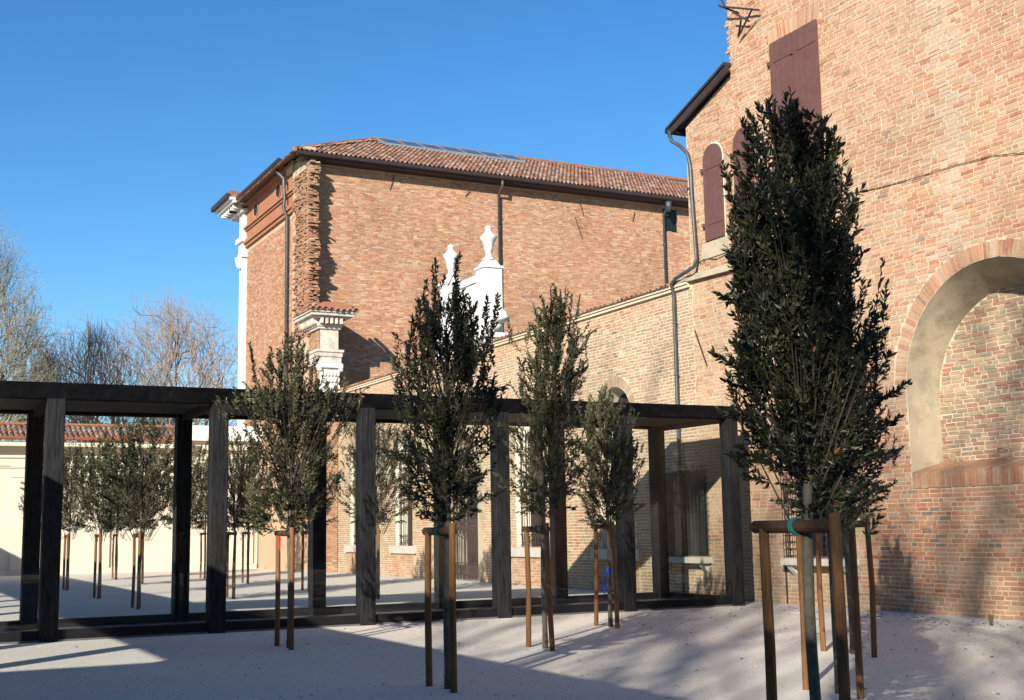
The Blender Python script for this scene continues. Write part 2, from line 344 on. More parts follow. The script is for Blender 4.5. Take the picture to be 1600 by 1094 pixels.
# ragged toothing on the left edge of the tall block
A3 = []
for k in range(int((15.4 - 11.3) / .077)):
    A3.append((21.4, 21.4 + max(.01, rng.normal(.06, .06)), 11.3 + (k + .5) * .077))
V, F, cc = brick_arrays(np.array(A3), .065, FXW, .0, .03, pick('near', len(A3))); mbx = fast_mesh('toothing', np.concatenate([V, V + [.12, .01, 0]]), np.concatenate([F[:, ::-1], F[:, ::-1] + len(V)]), np.concatenate([cc, cc])); obj('toothing', mbx, 'brick', B, kind='stuff')
# blind arch: reveal, infill, ring, sill
mb = MB(); IC, IR, IZ = 14.9, 1.82, 3.75; D = .78
P0 = [(AC - AR, 2.4)] + arch_pts(AC, AR, AZ, 40) + [(AC + AR, 2.4)]; P1 = [(IC - IR, 2.4)] + arch_pts(IC, IR, IZ, 40) + [(IC + IR, 2.4)]
loft(P0, P1, fx, 0, -D, mb); mb.build('arch_reveal', 'plaster', B, smooth=True)
mb = MB(); mb.add([fx(u, z, -D) for u, z in ((12.5, 2.3), (17.2, 2.3), (17.2, 6), (12.5, 6))], [(0, 1, 2, 3)]); nb = mb.build('infill_wall', 'mortar_buff', B)
A4, h4 = layout(IC - IR, IC + IR, 2.5, 5.7, lambda u, z: not in_arch(u, z, IC, IR, 0, IZ)); c4 = pick('niche', len(A4)); V, F, cc = brick_arrays(A4, h4, FX(XW + D), .003, .016, c4, .007)
obj('infill_bricks', fast_mesh('infill_bricks', V, F[:, ::-1], cc), 'brick_low', nb, kind='stuff')
voussoirs(B, fx, AC, AZ, AR + .005, AR + .29, .0, math.pi, .078, 'near', 'brick')
n = 52; cs = pick('near', n) * .9
for k in range(n):
    u = AC - AR + .0 + k * .0755 + .02; d = rng.uniform(.02, .035); mb = MB(); z0, z1 = 2.17 + rng.uniform(0, .01), 2.45 + rng.uniform(-.008, .008)
    vs = [(XW - d, u, z0), (XW - d, u + .055, z0), (XW - d, u + .055, z1), (XW - d, u, z1), (XW + .02, u, z0), (XW + .02, u + .055, z0), (XW + D, u + .055, z1 + .2), (XW + D, u, z1 + .2)]
    mb.add(vs, [(0, 3, 2, 1), (3, 7, 6, 2), (0, 4, 7, 3), (1, 2, 6, 5), (0, 1, 5, 4)], tuple(cs[k])); mb.build('sill_brick', 'brick_low', B)
mb = MB(); mb.add([(XW - .005, 12.7, 2.16), (XW - .005, 16.73, 2.16), (XW - .005, 16.73, 2.42), (XW - .005, 12.7, 2.42), (XW + D, 16.73, 2.615), (XW + D, 12.7, 2.615)], [(0, 3, 2, 1), (3, 5, 4, 2)]); mb.build('sill_bed', 'mortar', B)
# shutters
def shutter(u0, u1, z0, z1, round_top=False, planks=4, tilt=0):
    fr = MB(); d0, d1 = .012, .05
    uc, r = (u0 + u1) / 2, (u1 - u0) / 2; zt = lambda u: z1 - r + math.sqrt(max(0, r * r - (u - uc) ** 2)) if round_top else z1
    P = [(u0, z0), (u1, z0)] + ([(u1 - (u1 - u0) * k / 16, zt(u1 - (u1 - u0) * k / 16)) for k in range(17)] if round_top else [(u1, z1), (u0, z1)])
    fr.prism(P, fx, .004, d0 + .01); s = fr.build('shutter', 'shutter', B)
    for k in range(planks):
        a = u0 + (u1 - u0) * k / planks + .007; b = u0 + (u1 - u0) * (k + 1) / planks - .007; m_ = MB(); e = rng.uniform(0, .005)
        top = [(b - (b - a) * i / 5, zt(b - (b - a) * i / 5) - .002) for i in range(6)]
        m_.prism([(a, z0 + .003), (b, z0 + .003)] + top, fx, d0, d1 + e); m_.build('plank', 'shutter', s)
    for zz in (z0 + .35, z1 - .45 - (r * .3 if round_top else 0)):
        m_ = MB(); m_.box(XW - .066, XW - .045, u0 + .02, u1 - .12, zz, zz + .045); m_.box(XW - .09, XW - .02, u1 - .01, u1 + .05, zz - .02, zz + .065); m_.build('hinge', 'shutter', s)
shutter(18.55, 19.285, 8.0, 11.6); shutter(19.295, 20.03, 8.0, 11.6)
shutter(21.84, 22.54, 7.88, 10.06, True, 4); shutter(20.75, 21.42, 7.88, 10.1, True, 4)
mb = MB(); loft([(21.80, 7.86)] + arch_pts(22.19, .39, 9.71, 20) + [(22.58, 7.86)], [(21.84, 7.86)] + arch_pts(22.19, .35, 9.71, 20) + [(22.54, 7.86)], fx, .014, .016, mb); mb.build('window_surround', 'cream', B)
cs = pick('near', 26)
for k in range(26):                                                  # flat arch over the tall shutters
    u = 18.5 + k * .0605; sl_ = (u - 19.3) * .12; m_ = MB(); m_.prism([(u, 11.63), (u + .05, 11.63), (u + .05 + sl_, 12.0), (u + sl_, 12.0)], fx, rng.uniform(.004, .012), -.01); m_.c = [tuple(cs[k])] * 8; m_.build('flat_arch_brick', 'brick', B)
mb = MB(); mb.prism([(21.7, 7.5), (22.75, 7.5), (22.7, 7.86), (21.75, 7.86)], fx, .03, -.01); mb.build('window_sill', 'plaster', B)
mb = MB(); mb.prism([(20.6, 7.02), (23.9, 7.12), (23.9, 7.2), (20.6, 7.12)], fx, .12, -.01); mb.prism([(20.6, 7.12), (23.9, 7.2), (23.9, 7.27), (20.6, 7.19)], fx, .05, -.01); mb.build('ledge', 'plaster', B)
# lean-to roof, barge board, rain pipe
mb = MB(); mb.prism([(21.3, 11.42), (23.65, 10.62), (23.65, 10.78), (21.3, 11.6)], fx, .2, .14); mb.build('barge_board', 'gutter_brown', B)
mb = MB(); mb.prism([(21.38, 11.6), (23.7, 10.8), (23.7, 10.86), (21.38, 11.67)], fx, .22, -7); mb.build('roof_deck', 'gutter_brown', B)
mb = MB(); mb.tube([(XW - .22, 23.68, 10.78), (24, 23.68, 10.78)], .075, 8); mb.build('gutter', 'gutter_brown', B)
mb = MB(); P = [(XW - .2, 23.6, 10.75), (XW - .17, 23.55, 10.5), (XW - .12, 23.3, 10.32), (XW - .1, 23.02, 10.05), (XW - .1, 22.95, 9.7), (XW - .1, 22.93, 9.1), (XW - .12, 22.8, 7.55), (XW - .18, 22.83, 7.36), (XW - .2, 23.1, 7.3), (XW - .2, 23.55, 7.22), (XW - .19, 23.74, 7.12), (XW - .12, 23.76, 6.9), (XW - .11, 23.78, 4.3), (XW - .11, 23.78, .02)]
mb.tube(P, .043, 10)
for z in (9.2, 6.2, 5.0): mb.tube([(XW - .11, 23.0 if z > 8 else 23.77, z), (XW - .11, 23.0 if z > 8 else 23.77, z + .05)], .055, 10)
mb.build('rain_pipe', 'zinc_dark', B, smooth=True)
mb = MB(); mb.tube([(XW - .03, 18.2, 7.88), (XW - .02, 17.2, 7.76), (XW - .03, 16.2, 7.7), (XW - .03, 15.2, 7.68), (XW - .03, 14.4, 7.62), (XW - .03, 13.6, 7.46), (XW - .03, 11, 7.3)], .007, 5); mb.build('cable', 'iron', B)
mb = MB()
for a, b in (((21.42, 13.3), (21.36, 12.95)), ((21.36, 12.95), (20.9, 12.62)), ((21.3, 12.9), (20.2, 12.42)), ((20.2, 12.42), (20.95, 12.1)), ((20.6, 12.32), (20.95, 12.1)), ((20.9, 12.62), (20.55, 12.3))): mb.tube([(XW - .3, *a), (XW - .12, *b)], .022, 6)
mb.build('iron_bracket', 'iron', B)
mb = MB(); mb.tube([(XW - .03, 23.1, 5.95), (XW - .02, 22.7, 5.1)], .018, 5); mb.build('wall_anchor', 'iron', B)
mb = MB(); P = [(22.6, 7.5), (22.75, 7.45), (22.9, 7.6), (22.95, 7.45)]; mb.tube([(XW - .06, *p) for p in P], .012, 5); mb.tube([(XW - .02, 22.7, 7.55), (XW - .03, 22.2, 7.42), (XW - .02, 21.5, 7.5)], .008, 4); mb.build('loose_wire', 'iron', B)
def cage_window(parent, uc, hw, z0, z1, zc, X, shelf=True, pane_top=None, flush=False):
    f = px(X); g = MB(); zt = pane_top or z1
    g.box(X + (-.03 if flush else .16), X + (.0 if flush else .18), uc - hw, uc + hw, z0, zt); pn = g.build('window', 'window_dark', parent)
    g = MB(); loft([(uc - hw, z0), (uc - hw, zt), (uc + hw, zt), (uc + hw, z0), (uc - hw, z0)], [(uc - hw, z0), (uc - hw, zt), (uc + hw, zt), (uc + hw, z0), (uc - hw, z0)], f, 0, -.17, g); g.build('reveal', 'mortar', pn)
    g = MB(); q0 = X - .05 if flush else X + .12; g.box(q0, q0 + .04, uc - .03, uc + .03, z0, zt); g.box(q0, q0 + .04, uc - hw, uc + hw, (z0 + zt) / 2, (z0 + zt) / 2 + .05); g.build('frame', 'dark_wood', pn)
    g = MB(); d = .22; r = .006 if flush else .009; W = hw + .1
    nu = int(2 * W / .135)
    for k in range(nu + 1): u = uc - W + 2 * W * k / nu; g.tube([(X - d, u, z0 - .04), (X - d, u, zc)], r, 5)
    nzz = int((zc - z0) / .135)
    for k in range(nzz + 1):
        z = z0 + (zc - z0) * k / nzz; g.tube([(X, uc - W, z), (X - d, uc - W, z), (X - d, uc + W, z), (X, uc + W, z)], r, 5, False)
    for s_ in (-1, 1):
        for dx in (.07, .15): g.tube([(X - dx, uc + s_ * W, z0 - .02), (X - dx, uc + s_ * W, zc)], r, 5)
    g.build('grille', 'rust_iron', pn)
    if shelf:
        g = MB(); g.box(X - .28, X, uc - W - .06, uc + W + .06, z0 - .16, z0 - .03); g.build('window_sill', 'stone_sill', parent)
        for s_ in (-1, 1):
            u = uc + s_ * (W - .12); g = MB(); g.add([(X - .24, u - .07, z0 - .16), (X - .24, u + .07, z0 - .16), (X, u - .07, z0 - .16), (X, u + .07, z0 - .16), (X - .16, u - .07, z0 - .25), (X - .16, u + .07, z0 - .25), (X, u - .07, z0 - .4), (X, u + .07, z0 - .4)], [(0, 1, 5, 4), (4, 5, 7, 6), (0, 4, 6, 2), (1, 3, 7, 5), (0, 2, 3, 1)]); g.build('bracket', 'marble', parent)
cage_window(B, 19.17, .82, .95, 2.55, 2.6, XW)
mb = MB(); mb.tube([(XW - .04, 20.28, .8), (XW - .04, 20.28, .02)], .018, 6); mb.build('small_pipe', 'iron', B)

# ------------------------------------------------------------------ garden wall
G = thing('garden_wall', 'long buff brick garden wall with arched grille windows and tiled coping', 'wall', (XW, 35, 0))
WC = [26.7, 31.4, 40.7, 45.4]; GC = 35.75; WR = .76
HO = [(c, WR, 1.05, 4.3) for c in WC] + [(GC, 1.15, 0, 3.6)]
mb = MB(); backing(fx, 23.2, 48.2, 0, 7.1, HO, mb)
backing(px(17.05), 23.2, 48.2, 0, 7.1, [(GC, 1.15, 0, 3.6)], mb); mb.add([(XW, 23.2, 7.1), (17.05, 23.2, 7.1), (17.05, 48.2, 7.1), (XW, 48.2, 7.1)], [(0, 1, 2, 3)])
mb.build('wall', 'mortar_buff', G)
def g_hole(u, z):
    for c in WC:
        if in_arch(u, z, c, WR + (.27 if z > 4.3 else .02), 1.05, 4.3): return True
    if 22.88 < u < 24.55 and .93 < z < 2.8: return True
    return in_arch(u, z, GC, 1.4, 0, 3.6)
A, hh = layout(23.2, 48.2, 0, 7.0, g_hole, joint=.022); cb = pick('buff', len(A)); cn = pick('near', len(A)); u = (A[:, 0] + A[:, 1]) / 2
top = (A[:, 2] > 6.55) | ((A[:, 2] < 3.2) & (rng.random(len(A)) < .45)); cb = np.where(top[:, None], cn, cb); nearb = (u < 23.85); cb = np.where(nearb[:, None], cn * .6 + .4 * cb, cb)
masonry(G, FXW, XW, A, hh, cb, 'brick', 'buff', 300, name='bricks')
for c in WC:
    voussoirs(G, fx, c, 4.3, WR + .005, WR + .27, 0, math.pi, .075, 'buff', 'brick')
    mb = MB(); P0 = [(c - WR, 1.05)] + arch_pts(c, WR, 4.3) + [(c + WR, 1.05)]; P1 = [(c - WR + .1, 1.05)] + arch_pts(c, WR - .1, 4.3) + [(c + WR - .1, 1.05)]
    loft(P0, P1, fx, 0, -.4, mb); mb.build('window_reveal', 'cream', G, smooth=True)
    mb = MB(); mb.box(XW + .4, XW + .46, c - WR, c + WR, 1.0, 5.1); wn_ = mb.build('window', 'dark_wood', G)
    mb = MB(); X = XW + .1
    for k in range(9):
        u = c - WR + .1 + (2 * WR - .2) * k / 8; mb.tube([(X, u, 1.06), (X, u, 4.0 + .12 * (k % 2))], .012, 5); mb.tube([(X, u, 4.0 + .12 * (k % 2)), (X, u, 4.12 + .12 * (k % 2)), (X, u, 4.3 + .12 * (k % 2))], [.012, .03, .002], 5)
    for z in (1.12, 1.42, 2.3, 2.6, 3.45, 3.75): mb.tube([(X, c - WR + .02, z), (X, c + WR - .02, z)], .014, 5)
    for z in (1.27, 2.45, 3.6):
        for k in range(8):
            u = c - WR + .1 + (2 * WR - .2) * (k + .5) / 8; mb.tube([(X, u + .075 * math.cos(t * math.pi / 4), z + .12 * math.sin(t * math.pi / 4)) for t in range(9)], .01, 4, False)
    mb.build('grille', 'rust_iron', G)
    mb = MB(); mb.box(XW - .14, XW + .3, c - 1.12, c + 1.12, .8, 1.05); mb.build('window_sill', 'stone_sill', G)
    mb = MB(); mb.box(XW - .055, XW + .05, c - 1.0, c + 1.0, 0, .8); ap = mb.build('apron', 'mortar', G)
    Aq, hq = layout(c - 1.0, c + 1.0, 0, .79, lambda u, z: False); V, F, cc = brick_arrays(Aq, hq, FX(XW - .055), .003, .012, pick('near', len(Aq))); obj('apron_bricks', fast_mesh('apron_bricks', V, F[:, ::-1], cc), 'brick', ap, kind='stuff')
cage_window(G, 23.72, .78, .93, 2.8, 2.9, XW, flush=True)
mb = MB(); mb.box(XW - .08, 17.1, 23.25, 48.2, 6.98, 7.05); mb.box(XW - .12, 17.12, 23.25, 48.2, 7.05, 7.12); mb.build('coping_band', 'mortar_buff', G)
def tile_mesh(col, L=.42, r0=.085, r1=.07, up=.05):
    """half-round clay tile, axis along -X to +X rising"""
    mb = MB(); n = 7; vs = []
    for x, r, z in ((-L / 2, r0, -up), (L / 2, r1, up)):
        for rr in (r, r - .016):
            vs += [(x, rr * math.cos(math.pi * k / (n - 1)), z + rr * math.sin(math.pi * k / (n - 1))) for k in range(n)]
    f = [];
    for k in range(n - 1): f += [(k, k + 1, 2 * n + k + 1, 2 * n + k), (n + k + 1, n + k, 3 * n + k, 3 * n + k + 1), (k + 1, k, n + k, n + k + 1), (2 * n + k, 2 * n + k + 1, 3 * n + k + 1, 3 * n + k)]
    mb.add(vs, f, col); me = bpy.data.meshes.new('roof_tile'); me.from_pydata(mb.v, [], mb.f); a = me.color_attributes.new('col', 'FLOAT_COLOR', 'POINT')
    a.data.foreach_set('color', np.array([(*c, 1) for c in mb.c], dtype=np.float32).ravel()); me.materials.append(MATS['tile']); me.polygons.foreach_set('use_smooth', [True] * len(me.polygons)); me.update(); return me
TCOL = [(.58 * c[0], .6 * c[1], .62 * c[2]) for c in [(.36, .14, .08), (.42, .2, .12), (.48, .29, .2), (.3, .13, .08), (.5, .36, .27), (.24, .13, .1), (.4, .17, .1), (.45, .24, .16)]]
CT = [tile_mesh(c) for c in TCOL]
def place(me, parent, loc, rot, name):
    o = bpy.data.objects.new(name, me); C.objects.link(o); o.parent = parent; o.matrix_parent_inverse = Matrix.Translation(parent.location).inverted() if parent.type == 'EMPTY' else Matrix.Identity(4)
    o.location = loc; o.rotation_euler = rot; return o
mb = MB(); mb.prism([(16.27, 7.12), (17.15, 7.12), (16.7, 7.25)], lambda u, z, d: (u, d, z), 23.9, 48.0); mb.build('coping_bed', 'mortar_buff', G)
k = 0; y = 24.0
while y < 47.9:
    if not (33.9 < y < 37.6): place(CT[k * 5 % 8], G, (16.5 + rng.uniform(-.02, .02), y, 7.15), (rng.normal(0, .03), 0, rng.normal(0, .03)), 'coping_tile')
    y += .215; k += 1

# ------------------------------------------------------------------ marble gateway in the garden wall
Gt = thing('marble_gateway', 'white marble gateway with two urns rising above the garden wall', 'gateway', (XW, GC, 0))
mb = MB()
for s_ in (-1, 1): mb.box(XW - .06, XW + .62, GC + s_ * 1.28 - .16, GC + s_ * 1.28 + .16, 0, 3.6)
P0 = arch_pts(GC, 1.12, 3.6, 20); P1 = arch_pts(GC, 1.44, 3.6, 20); loft(P0, P1, fx, .12, .12, mb); loft(P0, P0, fx, .12, -.62, mb); loft(P1, P1, fx, .12, -.02, mb); mb.build('door_frame', 'plaster', Gt)
mb = MB(); mb.box(XW - .1, 17.2, GC - 1.9, GC + 1.9, 7.1, 7.35); mb.box(XW - .2, 17.3, GC - 2.0, GC + 2.0, 7.35, 7.5); mb.build('entablature', 'urn_marble', Gt)
mb = MB(); mb.box(16.5, 17.0, GC - 1.43, GC + 1.43, 7.5, 9.2); mb.box(16.44, 17.06, GC - 1.44, GC + 1.44, 9.2, 9.42); mb.build('attic_panel', 'urn_marble', Gt)
UP = [(.05, 0), (.2, 0), (.2, .05), (.12, .09), (.09, .2), (.11, .27), (.13, .29), (.13, .33), (.15, .36), (.155, .5), (.2, .6), (.26, .68), (.265, .74), (.2, .81), (.11, .9), (.085, .98), (.11, 1.0), (.11, 1.04), (.07, 1.08), (.02, 1.12)]
for s_ in (-1, 1):
    yc = GC + s_ * 1.43
    mb = MB(); mb.cbox(16.42, 17.04, yc - .31, yc + .31, 7.5, 9.55, .01); mb.cbox(16.38, 17.08, yc - .35, yc + .35, 9.55, 9.63, .01)
    mb.add([(16.45, yc - .28, 9.63), (17.01, yc - .28, 9.63), (17.01, yc + .28, 9.63), (16.45, yc + .28, 9.63), (16.58, yc - .15, 9.85), (16.88, yc - .15, 9.85), (16.88, yc + .15, 9.85), (16.58, yc + .15, 9.85)], [(0, 1, 5, 4), (1, 2, 6, 5), (2, 3, 7, 6), (3, 0, 4, 7), (4, 5, 6, 7)]); mb.build('pedestal', 'urn_marble', Gt)
    mb = MB(); mb.lathe((16.73, yc, 9.84), UP, 24); mb.build('urn', 'urn_marble', Gt, smooth=True)
    mb = MB(); cy = yc + s_ * .62; sp = [(16.7, cy + s_ * (.34 - .025 * t) * math.cos(t * .6), 7.82 + (.32 - .025 * t) * math.sin(t * .6)) for t in range(12)]; mb.tube(sp, [.2 - .01 * t for t in range(12)], 8); mb.build('volute', 'urn_marble', Gt, smooth=True)
mb = MB(); X = XW + .12
for s_ in (-1, 1):
    for k in range(10):
        u = GC + s_ * (.04 + 1.05 * k / 9); mb.tube([(X, u, .05), (X, u, 3.55 + .6 * math.sqrt(max(0, 1 - (k / 9.5) ** 2)))], .014, 5)
for z in (.1, .55, 1.5, 1.95, 2.9, 3.4): mb.tube([(X, GC - 1.1, z), (X, GC + 1.1, z)], .016, 5)
for z in (.32, 1.72, 3.15):
    for k in range(18): u = GC - 1.0 + 2.0 * (k + .5) / 18; mb.tube([(X, u + .055 * math.cos(t * math.pi / 4), z + .2 * math.sin(t * math.pi / 4)) for t in range(9)], .011, 4, False)
mb.build('iron_gate', 'rust_iron', Gt)

# ------------------------------------------------------------------ palazzo
YQ = 49.5; fq = py(YQ)
Pz = thing('palazzo', 'large brick palazzo with tiled hip roof, skylights and ragged masonry corner', 'building', (28, 55, 0))
XL = 15.6
mb = MB(); mb.add([(16.0, YQ, 0), (46, YQ, 0), (46, YQ, 17.2), (16.0, YQ, 17.2)], [(0, 1, 2, 3)]); mb.add([(XL, YQ, 0), (XL, 58.6, 0), (XL, 58.6, 17.3), (XL, YQ, 17.3)], [(0, 3, 2, 1)])
mb.add([(16, YQ, 0), (XL, YQ, 0), (XL, YQ, 17.2), (16, YQ, 17.2)], [(0, 1, 2, 3)]); mb.add([(XL, 60, 0), (46, 60, 0), (46, 60, 17.2), (XL, 60, 17.2)], [(0, 1, 2, 3)]); mb.add([(46, YQ, 0), (46, 60, 0), (46, 60, 17.2), (46, YQ, 17.2)], [(0, 1, 2, 3)])
mb.build('wall', 'mortar_far', Pz)
A, hh = layout(16.0, 36.5, 5.5, 17.0, lambda u, z: 33.55 < u < 34.3 and 15.75 < z < 16.75, H=.08, joint=.014); cf = pick('far', len(A))
uu = (A[:, 0] + A[:, 1]) / 2; t = np.sin(uu * .55 + A[:, 2] * .9) + .7 * np.sin(uu * 1.3 - A[:, 2] * .6 + 2); cf = cf * (1 + .07 * t[:, None])
V, F, cc = brick_arrays(A, hh, FY(YQ), .003, .016, cf, .004); obj('bricks', fast_mesh('bricks', V, F, cc), 'brick_far', Pz, kind='stuff')
A, hh = layout(49.6, 58.6, 5.0, 15.0, lambda u, z: False, H=.08, joint=.014); V, F, cc = brick_arrays(A, hh, FX(XL), .003, .016, pick('far', len(A)), .004); obj('bricks', fast_mesh('bricks', V, F[:, ::-1], cc), 'brick_far', Pz, kind='stuff')
# ragged toothing pier at the corner
mb = MB(); mb.box(XL - .06, 15.97, 49.0, 51.0, 0, 16.6); mb.build('toothing_core', 'mortar_far', Pz)
Vs, Fs, Cs = [], [], []; o = 0; sw = 0; hole_run = 0
for k in range(int((16.9 - 9.5) / .075)):
    z = 9.5 + k * .075; sw = .8 * sw + rng.normal(0, .09); hole_run = hole_run - 1 if hole_run > 0 else (int(rng.integers(1, 4)) if rng.random() < .12 else 0)
    ext = 1.0 * (.28 + .12 * math.sin(k * .17) + .07 * math.sin(k * .53) + sw * .5) * (.45 if hole_run else 1); xo = XL - .06
    rows_ = [(xo, xo + .2), (xo + .2, xo + .36), (xo + .36, 15.98)]
    for x0, x1 in rows_:
        e = max(.02, ext + rng.normal(0, .06)); b_ = MB(); b_.box(x0 + rng.uniform(-.02, .02), x1 - .012, 49.0 - e, 49.05, z + .005, z + .066); Vs += b_.v; Fs += [tuple(i + o for i in f) for f in b_.f]; o += 8; Cs.append(pick('far', 1)[0] * rng.uniform(.55, 1))
    y = 49.0
    while y < 50.7 + rng.uniform(-.3, .2):
        L_ = rng.uniform(.12, .28); b_ = MB(); b_.box(xo - max(.0, rng.normal(.02, .03)) * (1.0 if hole_run == 0 else .2), xo + .1, y + .008, y + L_ - .008, z + .005, z + .066); Vs += b_.v; Fs += [tuple(i + o for i in f) for f in b_.f]; o += 8; Cs.append(pick('far', 1)[0] * rng.uniform(.6, 1)); y += L_
obj('toothing', fast_mesh('toothing', Vs, Fs, np.repeat(np.array(Cs), 8, 0)), 'brick_far', Pz, kind='stuff')
# eaves, gutter, roof
mb = MB(); mb.box(15.2, 46, 48.8, YQ, 17.0, 17.12); mb.build('soffit', 'gutter_brown', Pz)
mb = MB(); mb.tube([(15.0, 48.75, 17.15), (46, 48.75, 17.15)], .11, 8); mb.build('gutter', 'gutter_brown', Pz)
rz = lambda x, y: 17.2 + min((y - 48.7) * .49, (60.3 - y) * .49, (x - 14.9) * .49)
def roof_face(P, nu, nv, name):
    """clay tile slope: half-round rows running down the slope; P(s, t) -> point, s along the eave, t up"""
    V = []; F = []; Cc = []; seg = 5; cl = np.array(TCOL)
    for i in range(nu):
        for j in range(nv):
            if P(i / nu, j / nv) is None: continue
            o = len(V); c = cl[rng.integers(8)] * rng.uniform(.8, 1.1); lift = rng.uniform(.0, .02)
            for tt, dz in ((j / nv, .035 + lift), ((j + 1.1) / nv, .0)):
                for k in range(seg):
                    a = k / (seg - 1); p = np.array(P((i + .05 + .9 * a) / nu, tt, True)); p[2] += dz + .085 * math.sin(math.pi * a); V.append(p); Cc.append(c)
            F += [(o + k, o + k + 1, o + seg + k + 1, o + seg + k) for k in range(seg - 1)]
    return obj(name, fast_mesh(name, V, F, np.array(Cc)), 'tile', Pz, kind='stuff')
rf = MB(); rf.add([(14.9, 48.7, 17.2), (46.5, 48.7, 17.2), (41, 54.5, 20.02), (20.6, 54.5, 20.02), (14.9, 60.3, 17.2), (46.5, 60.3, 17.2)], [(0, 1, 2, 3), (0, 3, 4), (4, 3, 2, 5), (1, 5, 2)]); rfo = rf.build('roof', 'old_tile', Pz)
def south(s, t, force=False):
    x = 14.9 + s * 22.1; y = 48.7 + t * 5.8
    if not force and x < 14.9 + (y - 48.7) - .1: return None
    return (x, y, 17.2 + (y - 48.7) * .486)
roof_face(south, 104, 16, 'south_roof_tiles')
def west(s, t, force=False):
    y = 48.7 + s * 11.6; x = 14.9 + t * 5.8; r = min(y - 48.7, 60.3 - y)
    if not force and x > 14.9 + r + .1: return None
    return (x, y, 17.2 + (x - 14.9) * .486)
roof_face(west, 55, 16, 'west_roof_tiles')
mb = MB()
mb.tube([(20.5, 54.5, 20.1), (41, 54.5, 20.1)], .12, 8); mb.tube([(14.9, 48.7, 17.28), (20.6, 54.5, 20.1)], .11, 8); mb.build('ridge_tiles', 'old_tile', Pz)
for k in range(7):
    x = 20.6 + k * 1.06; y0, y1 = 53.1, 54.35; m_ = MB(); zf = lambda y, d: 17.2 + (y - 48.7) * .486 + d
    m_.add([(x, y0, zf(y0, .05)), (x + 1.02, y0, zf(y0, .05)), (x + 1.02, y1, zf(y1, .05)), (x, y1, zf(y1, .05)), (x, y0, zf(y0, .2)), (x + 1.02, y0, zf(y0, .2)), (x + 1.02, y1, zf(y1, .2)), (x, y1, zf(y1, .2))], [(4, 5, 6, 7), (0, 1, 5, 4), (1, 2, 6, 5), (2, 3, 7, 6), (3, 0, 4, 7)]); sk = m_.build('skylight', 'skylight_frame', Pz)
    m_ = MB(); m_.add([(x + .08, y0 + .08, zf(y0 + .08, .206)), (x + .94, y0 + .08, zf(y0 + .08, .206)), (x + .94, y1 - .08, zf(y1 - .08, .206)), (x + .08, y1 - .08, zf(y1 - .08, .206))], [(0, 1, 2, 3)]); m_.build('pane', 'skylight', sk)
for x, zt in ((24.55, 17.1), (33.45, 17.1)):
    m_ = MB(); m_.tube([(x, 48.8, zt), (x, 48.85, 16.8), (x + .08, YQ - .12, 16.5), (x + .08, YQ - .1, 5)], .07, 8)
    for z in (15, 12.5, 10): m_.tube([(x + .08, YQ - .1, z), (x + .08, YQ - .1, z + .06)], .09, 8)
    if x > 30: m_.lathe((x, 48.83, 16.5), [(.07, 0), (.16, .3), (.16, .5)], 8)
    m_.build('rain_pipe', 'zinc_dark', Pz, smooth=True)
mb = MB(); mb.box(33.56, 34.34, YQ - .012, YQ + .05, 15.7, 16.75); wq = mb.build('attic_window', 'window_dark', Pz); mb = MB(); mb.box(33.52, 34.33, YQ - .02, YQ + .2, 16.75, 16.83); mb.box(33.92, 33.96, YQ - .04, YQ - .014, 15.75, 16.74); mb.build('lintel', 'dark_wood', wq)
for a, b in (((19.6, 16.9), (19.4, 16.2)), ((23.2, 16.6), (23.0, 16.3)), ((28.9, 16.6), (29.1, 16.0)), ((28.6, 15.9), (29.0, 14.9)), ((31.9, 16.5), (31.8, 16.0)), ((28.6, 11.6), (28.8, 12.3))):
    m_ = MB(); m_.tube([(a[0], YQ - .08, a[1]), (b[0], YQ - .03, b[1])], .018, 5); m_.build('wall_anchor', 'iron', Pz)
# west front: entablature, oculi, cornice, marble corner
mb = MB(); mb.box(XL - .05, XL + .1, 50.6, 58.6, 15.55, 17.3); fz = mb.build('frieze', 'terracotta', Pz)
for z0, z1, d in ((15.2, 15.36, .12), (15.36, 15.5, .2), (15.5, 15.6, .14), (16.0, 16.1, .12), (16.1, 16.2, .2), (17.2, 17.32, .25)):
    m_ = MB(); m_.box(XL - d, XL + .05, 50.8, 58.6, z0, z1); m_.build('moulding', 'terracotta', Pz)
for yc in (53.3, 57.0):
    m_ = MB(); ring = [(yc + .42 * math.cos(t * math.pi / 10), 16.72 + .36 * math.sin(t * math.pi / 10)) for t in range(21)]
    loft([(yc + (y - yc) * 1.2, 16.72 + (z - 16.72) * 1.2) for y, z in ring], ring, px(XL), .075, .085, m_); loft(ring, [(yc + (y - yc) * .8, 16.72 + (z - 16.72) * .8) for y, z in ring], px(XL), .085, .052, m_); oc = m_.build('oculus', 'terracotta', Pz)
    m_ = MB(); m_.prism([(yc + (y - yc) * .8, 16.72 + (z - 16.72) * .8) for y, z in ring[:-1]], px(XL), .054, .045); m_.build('pane', 'dark_wood', oc)
mb = MB(); mb.box(XL - .55, XL + .2, 51.4, 59.4, 17.32, 17.42); mb.build('eaves_board', 'gutter_brown', Pz)
mb = MB(); mb.tube([(XL - .6, 51.3, 17.5), (XL - .6, 59.3, 17.5)], .13, 8); mb.build('gutter', 'gutter_brown', Pz)
mb = MB(); mb.tube([(XL - .58, 52.0, 17.4), (XL - .5, 51.8, 17.1), (XL - .3, 51.6, 16.8), (XL - .26, 51.6, 15.9), (XL - .3, 51.6, 15.5), (XL - .14, 51.6, 15.1), (XL - .12, 51.6, 3)], .075, 8); mb.build('rain_pipe', 'zinc_dark', Pz, smooth=True)
